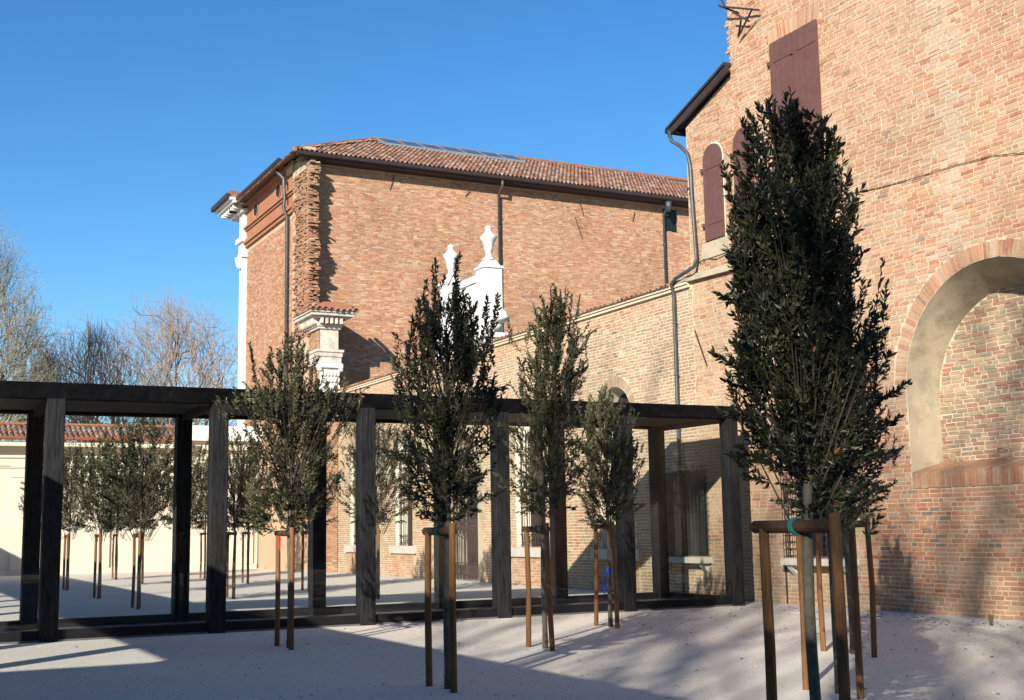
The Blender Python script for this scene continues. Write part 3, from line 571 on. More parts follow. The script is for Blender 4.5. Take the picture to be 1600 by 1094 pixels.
mb = MB(); mb.box(XL - .1, XL + .6, 49.2, 50.9, 16.6, 17.2); mb.box(XL - .2, XL + .5, 50.7, 51.6, 16.95, 17.4); mb.box(XL - .35, XL + .3, 49.0, 49.35, 17.2, 17.55); mb.build('broken_cornice', 'plaster', Pz)
mb = MB(); mb.box(XL - .18, XL + .5, 58.6, 59.35, 0, 15.0); mb.box(XL - .26, XL + .5, 58.5, 59.45, 14.75, 15.0); mb.box(XL - .22, XL + .5, 58.6, 59.4, 15.0, 15.5); mb.box(XL - .34, XL + .5, 58.5, 59.55, 15.5, 15.75); mb.box(XL - .2, XL + .5, 58.6, 59.35, 15.75, 17.0)
mb.lathe((XL - .25, 59.0, 14.25), [(.1, 0), (.18, .1), (.2, .25), (.24, .42), (.26, .5)], 10); mb.build('corner_pilaster', 'marble', Pz)
mb = MB()
for z0, z1, d in ((16.95, 17.1, .35), (17.3, 17.42, .85), (17.42, 17.55, 1.0)): mb.box(XL - d, XL + .6, 58.4 - d * .25, 60.2 + d, z0, z1)
for k in range(6): mb.box(XL - .75 + .0, XL - .3, 58.5 + k * .42, 58.68 + k * .42, 17.1, 17.3); mb.box(XL - .72 + k * .0, XL, 59.2, 59.5, 17.1, 17.3)
mb.build('street_cornice', 'marble', Pz)
mb = MB(); mb.prism([(58.3, 17.55), (61.2, 17.55), (61.2, 17.66), (58.3, 17.9)], px(XL), 1.0, -.6); mb.build('street_roof', 'old_tile', Pz)
mb = MB(); mb.box(XL - 1.16, XL - 1.0, 58.2, 61.3, 17.5, 17.72); mb.build('street_gutter', 'gutter_brown', Pz)
# spur pier with marble entablature at the end of the garden wall
Sp = thing('marble_spur_pier', 'weathered marble pier with capital and tiled cap against the palazzo corner', 'pier', (16.05, 48, 0))
mb = MB(); mb.box(15.66, 16.42, 47.62, 49.45, 0, 10.0); mb.build('pier_core', 'mortar_far', Sp)
A, hh = layout(47.66, 49.0, .0, 9.7, lambda u, z: False, H=.08, joint=.014); V, F, cc = brick_arrays(A, hh, FX(15.66), .003, .014, pick('far', len(A))); obj('bricks', fast_mesh('bricks', V, F[:, ::-1], cc), 'brick_far', Sp, kind='stuff')
mb = MB(); mb.box(15.62, 16.46, 47.5, 47.62, 6.0, 7.35); mb.build('pilaster', 'marble', Sp)
A, hh = layout(15.66, 16.42, 0, 6.0, lambda u, z: False, H=.08, joint=.014); V, F, cc = brick_arrays(A, hh, FY(47.62), .003, .014, pick('far', len(A))); obj('bricks', fast_mesh('bricks', V, F, cc), 'brick_far', Sp, kind='stuff')
mb = MB(); mb.box(15.66, 16.42, 47.52, 47.62, 7.35, 8.2)
for k in range(6):
    for z in (7.45, 7.7): mb.lathe((15.7 + k * .137, 47.5, z), [(.02, 0), (.07, .05), (.08, .16), (.05, .22), (.01, .23)], 6)
mb.box(15.52, 16.56, 47.4, 47.7, 8.05, 8.22); mb.lathe((15.6, 47.45, 7.88), [(.03, 0), (.1, .04), (.1, .14), (.03, .17)], 8); mb.lathe((16.48, 47.45, 7.88), [(.03, 0), (.1, .04), (.1, .14), (.03, .17)], 8); mb.build('capital', 'marble', Sp)
mb = MB()
for z0, z1, d in ((8.22, 8.5, .1), (8.5, 8.68, .14), (8.68, 8.78, .19), (9.62, 9.72, .1), (9.72, 9.8, .15), (10.02, 10.1, .32), (10.1, 10.22, .5), (10.22, 10.3, .56)): mb.box(15.66 - d, 16.42 + d, 47.6 - d, 49.4, z0, z1)
mb.build('entablature', 'old_marble', Sp)
mb = MB(); mb.box(15.66, 16.42, 47.58, 49.3, 8.78, 9.62); mb.build('frieze', 'old_marble', Sp)
for k in range(5): m_ = MB(); m_.box(15.58 + k * .2, 15.68 + k * .2, 47.22, 47.6, 9.8, 10.02); m_.build('modillion', 'old_marble', Sp)
for k in range(7): m_ = MB(); m_.box(15.3, 15.6, 47.5 + k * .26, 47.6 + k * .26, 9.8, 10.02); m_.build('modillion', 'old_marble', Sp)
mb = MB(); mb.prism([(15.05, 10.3), (17.03, 10.3), (16.5, 10.62), (15.6, 10.62)], lambda u, z, d: (u, d, z), 46.98, 49.4); mb.build('cap_bed', 'terracotta', Sp)
FT = [tile_mesh(c, .5, .11, .09, .05) for c in TCOL]
for k in range(8):
    for j in range(2): place(FT[(k * 3 + j) % 8], Sp, (15.16 + k * .255, 47.15 + j * .45, 10.36 + .16 * j + .03 * math.sin(k)), (0, -.1, math.pi / 2), 'cap_tile')

# ------------------------------------------------------------------ cream boundary wall
YC = 56.0
Cw = thing('cream_wall', 'cream rendered boundary wall with pilasters under a clay tile coping', 'wall', (4, YC, 0))
mb = MB(); mb.box(-14, 15.55, YC, YC + .6, 0, 5.25); mb.build('wall', 'cream', Cw)
for z0, z1, d, nm in ((5.15, 5.3, .1, 'cornice'), (4.84, 4.92, .07, 'moulding'), (4.5, 4.6, .1, 'moulding'), (4.42, 4.5, .05, 'moulding'), (0, .22, .06, 'plinth')): m_ = MB(); m_.box(-14, 15.5, YC - d, YC + .05, z0, z1); m_.build(nm, 'cream', Cw)
for k in range(-4, 4):
    x = 5.6 + k * 3.1; m_ = MB(); m_.box(x - .42, x + .42, YC - .09, YC + .02, .22, 4.42); m_.box(x - .47, x + .47, YC - .12, YC + .02, 4.02, 4.1); m_.box(x - .5, x + .5, YC - .14, YC + .02, 4.42, 4.5); m_.build('pilaster', 'cream', Cw)
mb = MB(); mb.prism([(55.35, 5.55), (56.9, 5.9), (56.9, 6.0), (55.35, 5.63)], lambda u, z, d: (d, u, z), -14, 12.3); mb.build('roof_deck', 'dark_wood', Cw)
mb = MB(); mb.box(-14, 12.3, 55.42, 56.0, 5.3, 5.5); mb.build('eaves', 'cream', Cw)
mb = MB(); mb.tube([(-14, 55.3, 5.62), (12.3, 55.3, 5.62)], .08, 8); mb.build('gutter', 'gutter_red', Cw)
RT = [tile_mesh(c, .42, .1, .085, .06) for c in TCOL]
x = 2.0; k = 0
while x < 12.3:
    for j in range(4): place(RT[rng.integers(8)], Cw, (x + rng.normal(0, .008), 55.5 + j * .33, 5.71 + j * .14), (0, -.18 + rng.normal(0, .02), math.pi / 2 + rng.normal(0, .03)), 'roof_tile')
    x += .215
mb = MB()
for i in range(74):
    xx = -14 + i * .215; vv = [(xx + .1 * math.cos(math.pi * t / 4), yy, zz + .1 * math.sin(math.pi * t / 4)) for yy, zz in ((55.3, 5.62), (56.8, 6.2)) for t in range(5)]; mb.add(vv, [(t, t + 1, 6 + t, 5 + t) for t in range(4)], TCOL[i % 8])
mb.build('roof_tiles', 'tile', Cw, kind='stuff')
mb = MB(); mb.tube([(-14, 56.85, 6.3), (12.3, 56.85, 6.3)], .1, 8); mb.build('ridge', 'terracotta', Cw)
mb = MB(); mb.box(12.32, 15.58, 55.45, 57.2, 5.65, 6.3); mb.build('parapet', 'white_roof', Cw); mb = MB(); mb.box(12.32, 15.58, 55.75, 57.2, 5.25, 5.65); mb.build('parapet_neck', 'cream', Cw)

# ------------------------------------------------------------------ glass pavilion (cross arm in view, long arm along the left)
Gp = thing('glass_pavilion', 'glazed walkway of black charred timber posts crossing the courtyard', 'pavilion', (9, 20.7, 0))
Y0, Y1 = 20.7, 23.35; PXs = [-.35, 2.5, 5.07, 7.65, 10.26, 12.92, 15.45]
def post(x, y, a=.135): m_ = MB(); m_.cbox(-a, a, -a, a, 0, 3.72, .008); o = m_.build('post', 'charred_timber', Gp); o.location = (x, y, 0); return o
def panes(axis, p0, p1, q, z0=.17, z1=3.7):
    m_ = MB()
    if axis == 'x': m_.box(p0, p1, q - .008, q + .008, z0, z1)
    else: m_.box(q - .008, q + .008, p0, p1, z0, z1)
    m_.build('pane', 'pane_glass', Gp)
    m_ = MB()
    if axis == 'x': m_.box(p0, p1, q - .07, q + .07, .0, .17)
    else: m_.box(q - .07, q + .07, p0, p1, .0, .17)
    m_.build('base_rail', 'black_metal', Gp)
for x in PXs:
    post(x, Y0); post(x, Y1)
for a, b in zip(PXs, PXs[1:]):
    panes('x', a + .135, b - .135, Y0); panes('x', a + .135, b - .135, Y1)
panes('y', Y0 + .135, Y1 - .135, PXs[-1] + .1)
for y in (Y0, Y1):
    m_ = MB(); m_.box(-.2, 15.63, y - .14, y + .14, 3.72, 3.97); m_.build('beam', 'black_beam', Gp)
mb = MB(); mb.box(-.2, 15.6, Y0 + .14, Y1 - .14, 3.86, 3.95); mb.build('roof_deck', 'black_metal', Gp)
n = int((Y1 - Y0 - .28) / .16)
for k in range(n): m_ = MB(); y = Y0 + .14 + k * .16; m_.box(-.2, 15.58, y + .006, y + .154, 3.76, 3.8); m_.build('ceiling_board', 'soffit', Gp)
for x in PXs[1:]: m_ = MB(); m_.box(x - .06, x + .06, Y0 + .14, Y1 - .14, 3.66, 3.76); m_.build('rafter', 'charred_timber', Gp)
mb = MB(); mb.box(-.3, 15.6, Y0 - .1, Y1 + .1, -.02, .03); mb.build('floor_slab', 'pav_floor', Gp)
LX = (-.35, -3.05); LY = [Y0 - 2.6 * k for k in range(10, 0, -1)] + [Y1 + 2.6 * k for k in range(1, 12)]
for x in LX:
    for y in LY: post(x, y)
    for a, b in zip(LY, LY[1:]):
        if not a < 22 < b: panes('y', a + .135, b - .135, x)
    m_ = MB(); m_.box(x - .14, x + .15, LY[0] - .14, LY[-1] + .14, 3.722, 3.968); m_.build('beam', 'black_beam', Gp)
for y in (Y0, Y1): post(-3.05, y)
mb = MB(); mb.box(-2.9, -.5, LY[0], LY[-1], 3.86, 3.95); mb.build('roof_deck', 'black_metal', Gp)
mb = MB(); mb.box(-2.9, -.5, LY[0], LY[-1], 3.7, 3.75); mb.build('ceiling', 'soffit', Gp)
mb = MB(); mb.box(-3.1, -.3, LY[0], LY[-1], -.02, .024); mb.build('floor_slab', 'pav_floor', Gp)

# ------------------------------------------------------------------ staked evergreen trees
def leaves(pos, ax, L, Wd, col, six):
    n = len(pos); r = rng.normal(size=(n, 3)); s = np.cross(ax, r); s /= np.linalg.norm(s, axis=1, keepdims=True) + 1e-9; nn = np.cross(s, ax)
    L = L[:, None]; Wd = Wd[:, None]
    if six:
        V = np.stack([pos, pos + ax * L * .3 + s * Wd * .42 + nn * Wd * .14, pos + ax * L * .66 + s * Wd * .4 + nn * Wd * .12, pos + ax * L - nn * L * .07, pos + ax * L * .66 - s * Wd * .4 + nn * Wd * .12, pos + ax * L * .3 - s * Wd * .42 + nn * Wd * .14], 1)
        F = np.array([(0, 1, 2, 3), (0, 3, 4, 5)]); k = 6
    else:
        V = np.stack([pos, pos + ax * L * .5 + s * Wd * .5 + nn * Wd * .15, pos + ax * L, pos + ax * L * .5 - s * Wd * .5 + nn * Wd * .15], 1); F = np.array([(0, 1, 2), (0, 2, 3)]); k = 4
    return V.reshape(-1, 3), (F[None] + k * np.arange(n)[:, None, None]).reshape(-1, F.shape[1]), np.repeat(col, k, 0)
def crown_mesh(prof, n_shoot, per, L, six, lean=(0, 0), olive=.3, spread=1.0, wild=3, spikes=None, sprays=None):
    zs = np.array([p[0] for p in prof]); rs = np.array([p[1] for p in prof]); zg = np.linspace(zs[0], zs[-1], 200); rg = np.interp(zg, zs, rs); wt = (rg + .03) ** 1.5; wt /= wt.sum()
    z0 = rng.choice(zg, n_shoot, p=wt) + rng.normal(0, .03, n_shoot); ph = rng.uniform(0, 2 * math.pi, n_shoot)
    lump = 1 + .2 * np.sin(2 * ph + z0 * 3 + rng.uniform(0, 6)) + .17 * np.sin(3 * ph + z0 * 4.5 + rng.uniform(0, 6)) + .12 * np.sin(5 * ph - z0 * 7 + rng.uniform(0, 6))
    rr = np.interp(z0, zs, rs) * lump * np.sqrt(rng.uniform(.02, 1, n_shoot)) ; t = (z0 - zs[0]) / (zs[-1] - zs[0])
    f_ = rng.uniform(0, 6.28, 3); vd = np.sin(rr * np.cos(ph) * 11 + f_[0]) + np.sin(rr * np.sin(ph) * 11 + f_[1]) + np.sin(z0 * 9 + f_[2]); bad = (vd < -.9) & (rr > .4 * np.interp(z0, zs, rs)); good = np.where(~bad)[0]; mv = rng.choice(good, bad.sum())
    z0[bad] = z0[mv] + rng.normal(0, .04, len(mv)); ph[bad] = ph[mv] + rng.normal(0, .12, len(mv)); rr[bad] = rr[mv]; t = (z0 - zs[0]) / (zs[-1] - zs[0])
    out = np.stack([np.cos(ph), np.sin(ph), 0 * ph], 1); tl = np.clip(rng.normal(.75 - .5 * t, .25), .05, 1.6) + np.clip(.3 - t, 0, 1) * 4 * rng.random(n_shoot); dr = np.clip(.22 - t, 0, 1) * 4
    d = out * (tl * spread)[:, None] + np.array([0, 0, 1.]) * (1 - dr[:, None] * rng.uniform(.3, 1.4, (n_shoot, 1))) + rng.normal(0, .18, (n_shoot, 3)); d /= np.linalg.norm(d, axis=1, keepdims=True)
    ln = rng.uniform(.14, .34, n_shoot); k_w = rng.choice(n_shoot, wild * 5); ln[k_w] *= 1.9
    if spikes is None:
        spikes = [(r_ * math.cos(a_), r_ * math.sin(a_), zt_) for r_, a_, zt_ in zip(rng.uniform(.05, .85, 9) * rs.max(), rng.uniform(0, 6.28, 9), zs[-1] - rng.uniform(.0, .75, 9))]
    sp = []
    for sx, sy, zt_ in spikes:
        for q_ in np.arange(0, .95, .085): sp.append((sx * (1 - .25 * q_) + rng.normal(0, .012), sy * (1 - .25 * q_) + rng.normal(0, .012), zt_ - q_))
    n_sp = len(sp)
    if sprays is None: sprays = [(float(rng.uniform(0, 6.28)), float(rng.uniform(zs[0] + .2, zs[-1] - .9)), float(rng.uniform(.1, .28)), float(rng.uniform(.1, .6))) for _ in range(6)]
    for az, zb, ext, rise in sprays:
        r_in = float(np.interp(zb, zs, rs)) * .75
        for q_ in np.arange(0, ext + r_in * .33, .06): sp.append(((r_in + q_) * math.cos(az), (r_in + q_) * math.sin(az), zb + rise * q_))
    sp = np.array(sp)
    P = np.stack([rr * np.cos(ph), rr * np.sin(ph), z0], 1) - d * (ln * .6)[:, None]
    ks = rng.choice(n_shoot, min(len(sp), n_shoot // 2), replace=False); sp = sp[:len(ks)]; out_ = np.stack([sp[:, 0], sp[:, 1], 0 * sp[:, 0]], 1)
    isp = (np.arange(len(ks)) >= n_sp)[:, None]; d[ks] = out_ * np.where(isp, 1.6, .25) + np.array([0, 0, 1.]) * np.where(isp, .55, 1.) + rng.normal(0, .16, (len(ks), 3)); d[ks] /= np.linalg.norm(d[ks], axis=1, keepdims=True); ln[ks] = rng.uniform(.12, .2, len(ks)); P[ks] = sp - d[ks] * ln[ks][:, None]; t[ks] = np.clip((sp[:, 2] - zs[0]) / (zs[-1] - zs[0]), 0, 1)
    tt = t[:, None]; P[:, :2] += np.array(lean) * tt ** 1.5
    s = (np.arange(per) + rng.uniform(0, 1, (n_shoot, per))) / per
    base = P[:, None] + d[:, None] * (ln[:, None] * s)[..., None]; rad = rng.normal(size=(n_shoot, per, 3)); rad -= (rad * d[:, None]).sum(-1, keepdims=True) * d[:, None]; rad /= np.linalg.norm(rad, axis=-1, keepdims=True)
    ang = rng.uniform(.35, 1.45, (n_shoot, per, 1)) * (1 - .45 * s[..., None]); ax = d[:, None] * np.cos(ang) + rad * np.sin(ang) + np.array([0, 0, -.08]); ax /= np.linalg.norm(ax, axis=-1, keepdims=True)
    N = n_shoot * per; base = base.reshape(-1, 3); ax = ax.reshape(-1, 3); Ls = L * rng.uniform(.5, 1.3, N)
    g = np.array([.017, .0205, .007]); o_ = np.array([.1, .1, .046]); u = rng.random((N, 1)); young = (rng.random((n_shoot, 1, 1)) < olive) * np.ones((n_shoot, per, 1)); young = young.reshape(-1, 1)
    col = (g + (o_ - g) * (young * rng.uniform(.3, 1, (N, 1)) + .15 * u)) * rng.uniform(.7, 1.3, (N, 1)); br = rng.random(N) < .006; col[br] = (.16, .07, .025)
    V, F, cc = leaves(base, ax, Ls, Ls * .38, col, six)
    me = fast_mesh('crown', V, F, cc); me.materials.append(MATS['leaf'])
    # twigs: thin three-sided prisms from the leader to each shoot tip
    s0 = np.stack([P[:, 0] * .25 + lean[0] * t * .7, P[:, 1] * .25 + lean[1] * t * .7, P[:, 2] - rr * 1.3 - .05], 1); s0[:, 2] = np.maximum(s0[:, 2], zs[0] - .25)
    def prism3(A, Bp, ra, rb):
        ax = Bp - A; ax /= np.linalg.norm(ax, axis=1, keepdims=True) + 1e-9; a = np.cross(ax, np.array([.3, .9, .2])); a /= np.linalg.norm(a, axis=1, keepdims=True); b = np.cross(ax, a)
        V = [];
        for Q, r in ((A, ra), (Bp, rb)):
            for k in range(3): V.append(Q + r * (math.cos(k * 2.094) * a + math.sin(k * 2.094) * b))
        V = np.stack(V, 1); F = np.array([(0, 1, 4, 3), (1, 2, 5, 4), (2, 0, 3, 5)]); return V.reshape(-1, 3), (F[None] + 6 * np.arange(len(A))[:, None, None]).reshape(-1, 4)
    V1, F1 = prism3(P, P + d * ln[:, None], .0035, .0015); kk = rng.choice(np.where(t > .3)[0], n_shoot // 4); V2, F2 = prism3(s0[kk], P[kk], .007, .0035)
    tw = fast_mesh('twigs', np.concatenate([V1, V2]), np.concatenate([F1, F2 + len(V1)])); tw.materials.append(MATS['twig_bark'])
    return me, tw
def trunk_mesh(top, r=.034, wob=.02):
    mb = MB(); n = 14; a, b = rng.uniform(0, 6, 2); pts = [(wob * math.sin(a + k * .9) * (k / n) ** .5, wob * math.sin(b + k * .8) * (k / n) ** .5, -.03 + top * k / n) for k in range(n + 1)]
    mb.tube(pts, [r * (1.15 if k == 0 else 1) * (1 - .75 * max(0, k / n - .35) / .65) for k in range(n + 1)], 9); me = bpy.data.meshes.new('trunk'); me.from_pydata(mb.v, [], mb.f); me.materials.append(MATS['bark']); me.polygons.foreach_set('use_smooth', [True] * len(me.polygons)); me.update(); return me
def ilex(x, y, label, group, meshes, rz=0, top=3.6):
    t = thing('evergreen_oak', label, 'tree', (x, y, 0), group)
    crown, tw, tr = meshes
    for nm, me in (('trunk', tr), ('crown', crown), ('twigs', tw)):
        o = bpy.data.objects.new(nm, me); C.objects.link(o); o.parent = t
        if nm != 'trunk': o['kind'] = 'stuff'
    t.rotation_euler = (0, 0, rz); return t
def stakes(x, y, label, group, H=1.6, gap=.33, tie='tie_teal', tilt=(0, 0), blue=False, red=False, seed=0):
    t = thing('tree_stakes', label, 'tree stakes', (x, y, 0), group); bx = -.075
    for s_, tl in ((-1, tilt[0]), (1, tilt[1])):
        m_ = MB(); top = H + (.06 if s_ < 0 else -.03); m_.tube([(bx, s_ * gap, -.05), (bx + rng.normal(0, .01), s_ * gap + tl * .5, top * .5), (bx, s_ * gap + tl, top)], [.036, .036, .034], 10); m_.build('stake', 'stake_wood', t).matrix_parent_inverse = Matrix.Identity(4)
    m_ = MB(); m_.tube([(0, -gap - .01 + tilt[0], 0), (0, gap + .1 + tilt[1], 0)], .042, 12)
    # rounded far end
    m_.tube([(0, gap + .1 + tilt[1], 0), (0, gap + .125 + tilt[1], 0), (0, gap + .135 + tilt[1], 0)], [.042, .033, .012], 12)
    o = m_.build('crossbar', 'bar_wood', t); o.matrix_parent_inverse = Matrix.Identity(4); o.location = (bx + .012, 0, H - .02)
    if tie:
        m_ = MB(); P = [(bx + .025 + .066 * math.cos(a), .02 + .012 * k + .006 * math.sin(a), H - .02 + .052 * math.sin(a)) for k in range(3) for a in [i * math.pi / 6 for i in range(12)]]
        m_.tube(P, .008, 5); m_.build('tie', tie, t).matrix_parent_inverse = Matrix.Identity(4)
    if blue: m_ = MB(); m_.tube([(0, 0, .86), (0, 0, .92)], .045, 10); m_.tube([(-.03, .03, .9), (-.05, .07, .7), (-.05, .08, .52)], .012, 5); m_.build('blue_ribbon', 'tie_blue', t).matrix_parent_inverse = Matrix.Identity(4)
    if red: m_ = MB(); m_.box(-.125, -.11, .09, .15, 1.36, 1.55); m_.build('red_tag', 'tag_red', t).matrix_parent_inverse = Matrix.Identity(4)
GF = 'staked evergreen oaks in front of the pavilion'; GS = 'wooden stake frames in front of the pavilion'
front = [  # x, y, profile, shoots, lean, olive, tree label, stake label, kwargs
    (5.3, 6.32, [(1.64, .17), (1.8, .25), (2.0, .31), (2.3, .37), (2.7, .43), (3.2, .46), (3.5, .42), (3.8, .34), (4.1, .24), (4.35, .1)], 1000, (0, 0), .12, 'dark columnar evergreen oak with spiky top, farthest from the pavilion', 'large brown stake frame with teal tie at the tree farthest from the pavilion', dict(gap=.345)),
    (8.25, 9.5, [(1.66, .3), (1.85, .4), (2.2, .48), (2.6, .52), (3.2, .48), (3.8, .36), (4.2, .16), (4.5, .05)], 700, (0, 0), .12, 'dark evergreen oak directly behind the tree farthest from the pavilion', 'stake frame with mossy trunk behind the large teal-tied frame', dict(gap=.38)),
    (10.85, 12.2, [(1.66, .3), (1.85, .4), (2.2, .48), (2.6, .52), (3.2, .48), (3.8, .36), (4.2, .16), (4.5, .05)], 650, (0, 0), .15, 'dark evergreen oak closest to the blind arch, behind two others', 'dark stake frame closest to the blind arch', dict(gap=.45)),
    (5.3, 11.95, [(1.7, .32), (1.9, .4), (2.4, .43), (3.0, .46), (3.5, .46), (3.8, .38), (4.0, .25), (4.15, .08)], 700, (0, 0), .15, 'bushy dark evergreen oak in front of the marble urns', 'straight brown stake frame with teal tie below the urns', dict(gap=.31)),
    (5.3, 17.4, [(1.58, .4), (1.8, .55), (2.3, .62), (2.9, .62), (3.2, .8), (3.55, .82), (3.8, .55), (4.1, .3), (4.35, .06)], 800, (0, 0), .45, 'wide topped evergreen oak in front of the marble pier', 'stake frame carrying a small red tag', dict(gap=.34, tie=None, red=True)),
    (8.12, 15.1, [(1.78, .42), (2.0, .52), (2.8, .55), (3.3, .52), (3.8, .56), (4.2, .5), (4.55, .36), (4.8, .08)], 600, (.12, -.3), .95, 'loose grey-green evergreen oak leaning towards the brick wall', 'stake frame with teal tie and one leaning leg below the leaning tree', dict(gap=.34, tilt=(.1, 0))),
    (10.72, 17.7, [(1.62, .42), (1.85, .5), (2.6, .54), (3.2, .5), (3.55, .36), (3.85, .1)], 560, (0, 0), .9, 'rounded grey-green evergreen oak in front of the last glazed bay by the brick wall', 'splayed stake frame with hanging blue ribbon', dict(gap=.33, tie=None, tilt=(.1, -.06), blue=True, H=1.62))]
for x, y, prof, ns, lean, ol, lb, sl_, kw in front:
    sk = [(.892 * o_, -.452 * o_, zt_) for o_, zt_ in ((-.43, 3.96), (-.36, 3.8), (-.3, 4.26), (-.2, 3.9), (-.08, 4.36), (.0, 4.42), (.07, 4.38), (.13, 4.3), (.2, 4.16), (.32, 4.18), (.27, 4.0), (.4, 3.7))] if y < 7 else [(.892 * o_, -.452 * o_, zt_) for o_, zt_ in ((-.35, 3.85), (-.28, 4.0), (-.2, 4.2), (-.11, 4.42), (.15, 4.5), (.2, 4.1), (.3, 3.9), (.46, 4.0), (.56, 4.05))] if 11 < y < 12 else None
    cr, tw = crown_mesh(prof, ns, 28, .053, True, lean, ol, spikes=sk, sprays=[(-.469, 2.25, .38, .55), (-.55, 2.12, .33, .4), (-.4, 2.0, .3, .15), (-.469, 1.85, .25, -.1), (-.35, 2.7, .15, .5), (2.67, 2.6, .15, .4), (2.6, 2.3, .2, .1), (2.75, 3.0, .12, .5), (2.67, 2.05, .2, 0), (-.5, 1.72, .25, -.3)] if y < 7 else None)
    t = ilex(x, y, lb, GF, (cr, tw, trunk_mesh(prof[-1][0] - .5, .036))); stakes(x, y, sl_, GS, **kw)
FAR = []
for k in range(3):
    prof = [(1.68, .5), (1.95, .75), (2.6, .88), (3.2, .86), (3.7, .6), (4.0, .3), (4.2, .05)]; cr, tw = crown_mesh(prof, 620, 18, .072, False, (0, 0), .4, 1.2); FAR.append((cr, tw, trunk_mesh(3.5, .036)))
rows = {5.3: ('row farthest from the brick wall', [28.5, 33.8, 39.6, 45.0]), 8.1: ('middle row', [31.3, 37.2, 43.0, 48.0]), 10.8: ('row closest to the brick wall', [28.5, 33.7, 40.0, 45.8])}
ORD = ['first', 'second', 'third', 'last']; k = 0
for x, (rn, ys) in rows.items():
    for i, y in enumerate(ys):
        tr_ = ilex(x, y, f'oak behind pavilion, {ORD[i]} from the glass in the {rn}', 'evergreen oaks in the rear courtyard', FAR[k % 3], rz=k * 1.3); tr_.scale = (float(rng.uniform(.82, 1.12)), float(rng.uniform(.82, 1.12)), float(rng.uniform(.93, 1.08)))
        stakes(x, y, f'stakes behind pavilion, {ORD[i]} from the glass in the {rn}', 'wooden stake frames in the rear courtyard', gap=.33, tie='tie_teal' if k % 3 == 0 else None, tilt=(rng.normal(0, .04), rng.normal(0, .04))); k += 1

# ------------------------------------------------------------------ bare trees
def bare(name, label, loc, H, spread, nlimb, seed, twig='bare_twig', up=.5, first=.18, levels=5, mult=1.0, dome=None):
    rnd = random.Random(seed); t = thing(name, label, 'tree', loc, 'bare trees beyond the walls'); T = MB(); segs = []
    def tubes(p, d, L, r, lev):
        if dome and lev < 3:                                          # keep the boughs inside the rounded outline
            for _ in range(9):
                e = p + d * L
                if (e.x ** 2 + e.y ** 2) / dome[0] ** 2 + ((e.z - dome[1]) / dome[2]) ** 2 < (.45 if lev == 0 else .62 if lev == 1 else .8): break
                L *= .86
        n = 3 if lev < 3 else 2; pts = [p.copy()]; dd = d.copy()
        for i in range(n):
            dd = (dd + Vector((rnd.gauss(0, .09), rnd.gauss(0, .09), rnd.gauss(0, .06) + .05 * up))).normalized(); pts.append(pts[-1] + dd * (L / n))
        r1 = r * .6
        if lev < 3: T.tube(pts, [r + (r1 - r) * i / n for i in range(n + 1)], 6 if lev < 2 else 5, False)
        else:
            for i in range(n): segs.append((pts[i], pts[i + 1], r + (r1 - r) * i / n, r + (r1 - r) * (i + 1) / n))
        if lev >= levels: return
        nb = int((5 if lev == 0 else 4) * mult)
        for k in range(nb):
            f = rnd.uniform(.3, 1) if k else 1.0; i = min(int(f * n), n - 1); q = pts[i] + (pts[i + 1] - pts[i]) * (f * n - i)
            a = rnd.uniform(0, 6.283); side = Vector((math.cos(a), math.sin(a), rnd.uniform(-.2, .35))); nd = (dd + side * rnd.uniform(.3, .75) * spread + Vector((0, 0, up * .35))).normalized()
            tubes(q, nd, L * rnd.uniform(.45, .75), r * rnd.uniform(.4, .6) if k else r * .62, lev + 1)
    h0 = H * first; T.tube([(0, 0, -.1), (.05, .02, h0 * .5), (0, 0, h0)], [H * .026, H * .021, H * .019], 9)
    for k in range(nlimb):
        a = k * 6.283 / nlimb + rnd.uniform(-.3, .3); s = rnd.uniform(.2, 1.0) * spread if nlimb > 1 else 0
        tubes(Vector((0, 0, h0 - .2)), Vector((math.cos(a) * s, math.sin(a) * s, 1)).normalized(), H * rnd.uniform(.38, .48), H * .0105 if nlimb > 1 else H * .012, 0)
    T.build('trunk', 'bare_bark', t, smooth=True).matrix_parent_inverse = Matrix.Identity(4)
    if dome:
        rx_, zc_, rz_ = dome; n0_ = len(segs); segs = [q_ for q_ in segs if (q_[1].x ** 2 + q_[1].y ** 2) / rx_ ** 2 + ((q_[1].z - zc_) / rz_) ** 2 < rnd.uniform(.8, 1.12)]
    A = np.array([s[0] for s in segs]); Bp = np.array([s[1] for s in segs]); ra = np.array([max(s[2], .011) for s in segs]); rb = np.array([max(s[3], .007) for s in segs])
    ax = Bp - A; ax /= np.linalg.norm(ax, axis=1, keepdims=True) + 1e-9; a = np.cross(ax, np.array([.3, .9, .2])); a /= np.linalg.norm(a, axis=1, keepdims=True) + 1e-9; b = np.cross(ax, a)
    V = np.stack([Q + r[:, None] * (math.cos(k * 2.094) * a + math.sin(k * 2.094) * b) for Q, r in ((A, ra), (Bp, rb)) for k in range(3)], 1)
    F = np.array([(0, 1, 4, 3), (1, 2, 5, 4), (2, 0, 3, 5)]); me = fast_mesh('crown', V.reshape(-1, 3), (F[None] + 6 * np.arange(len(A))[:, None, None]).reshape(-1, 4))
    o = obj('crown', me, twig, None, kind='stuff'); o.parent = t; return t
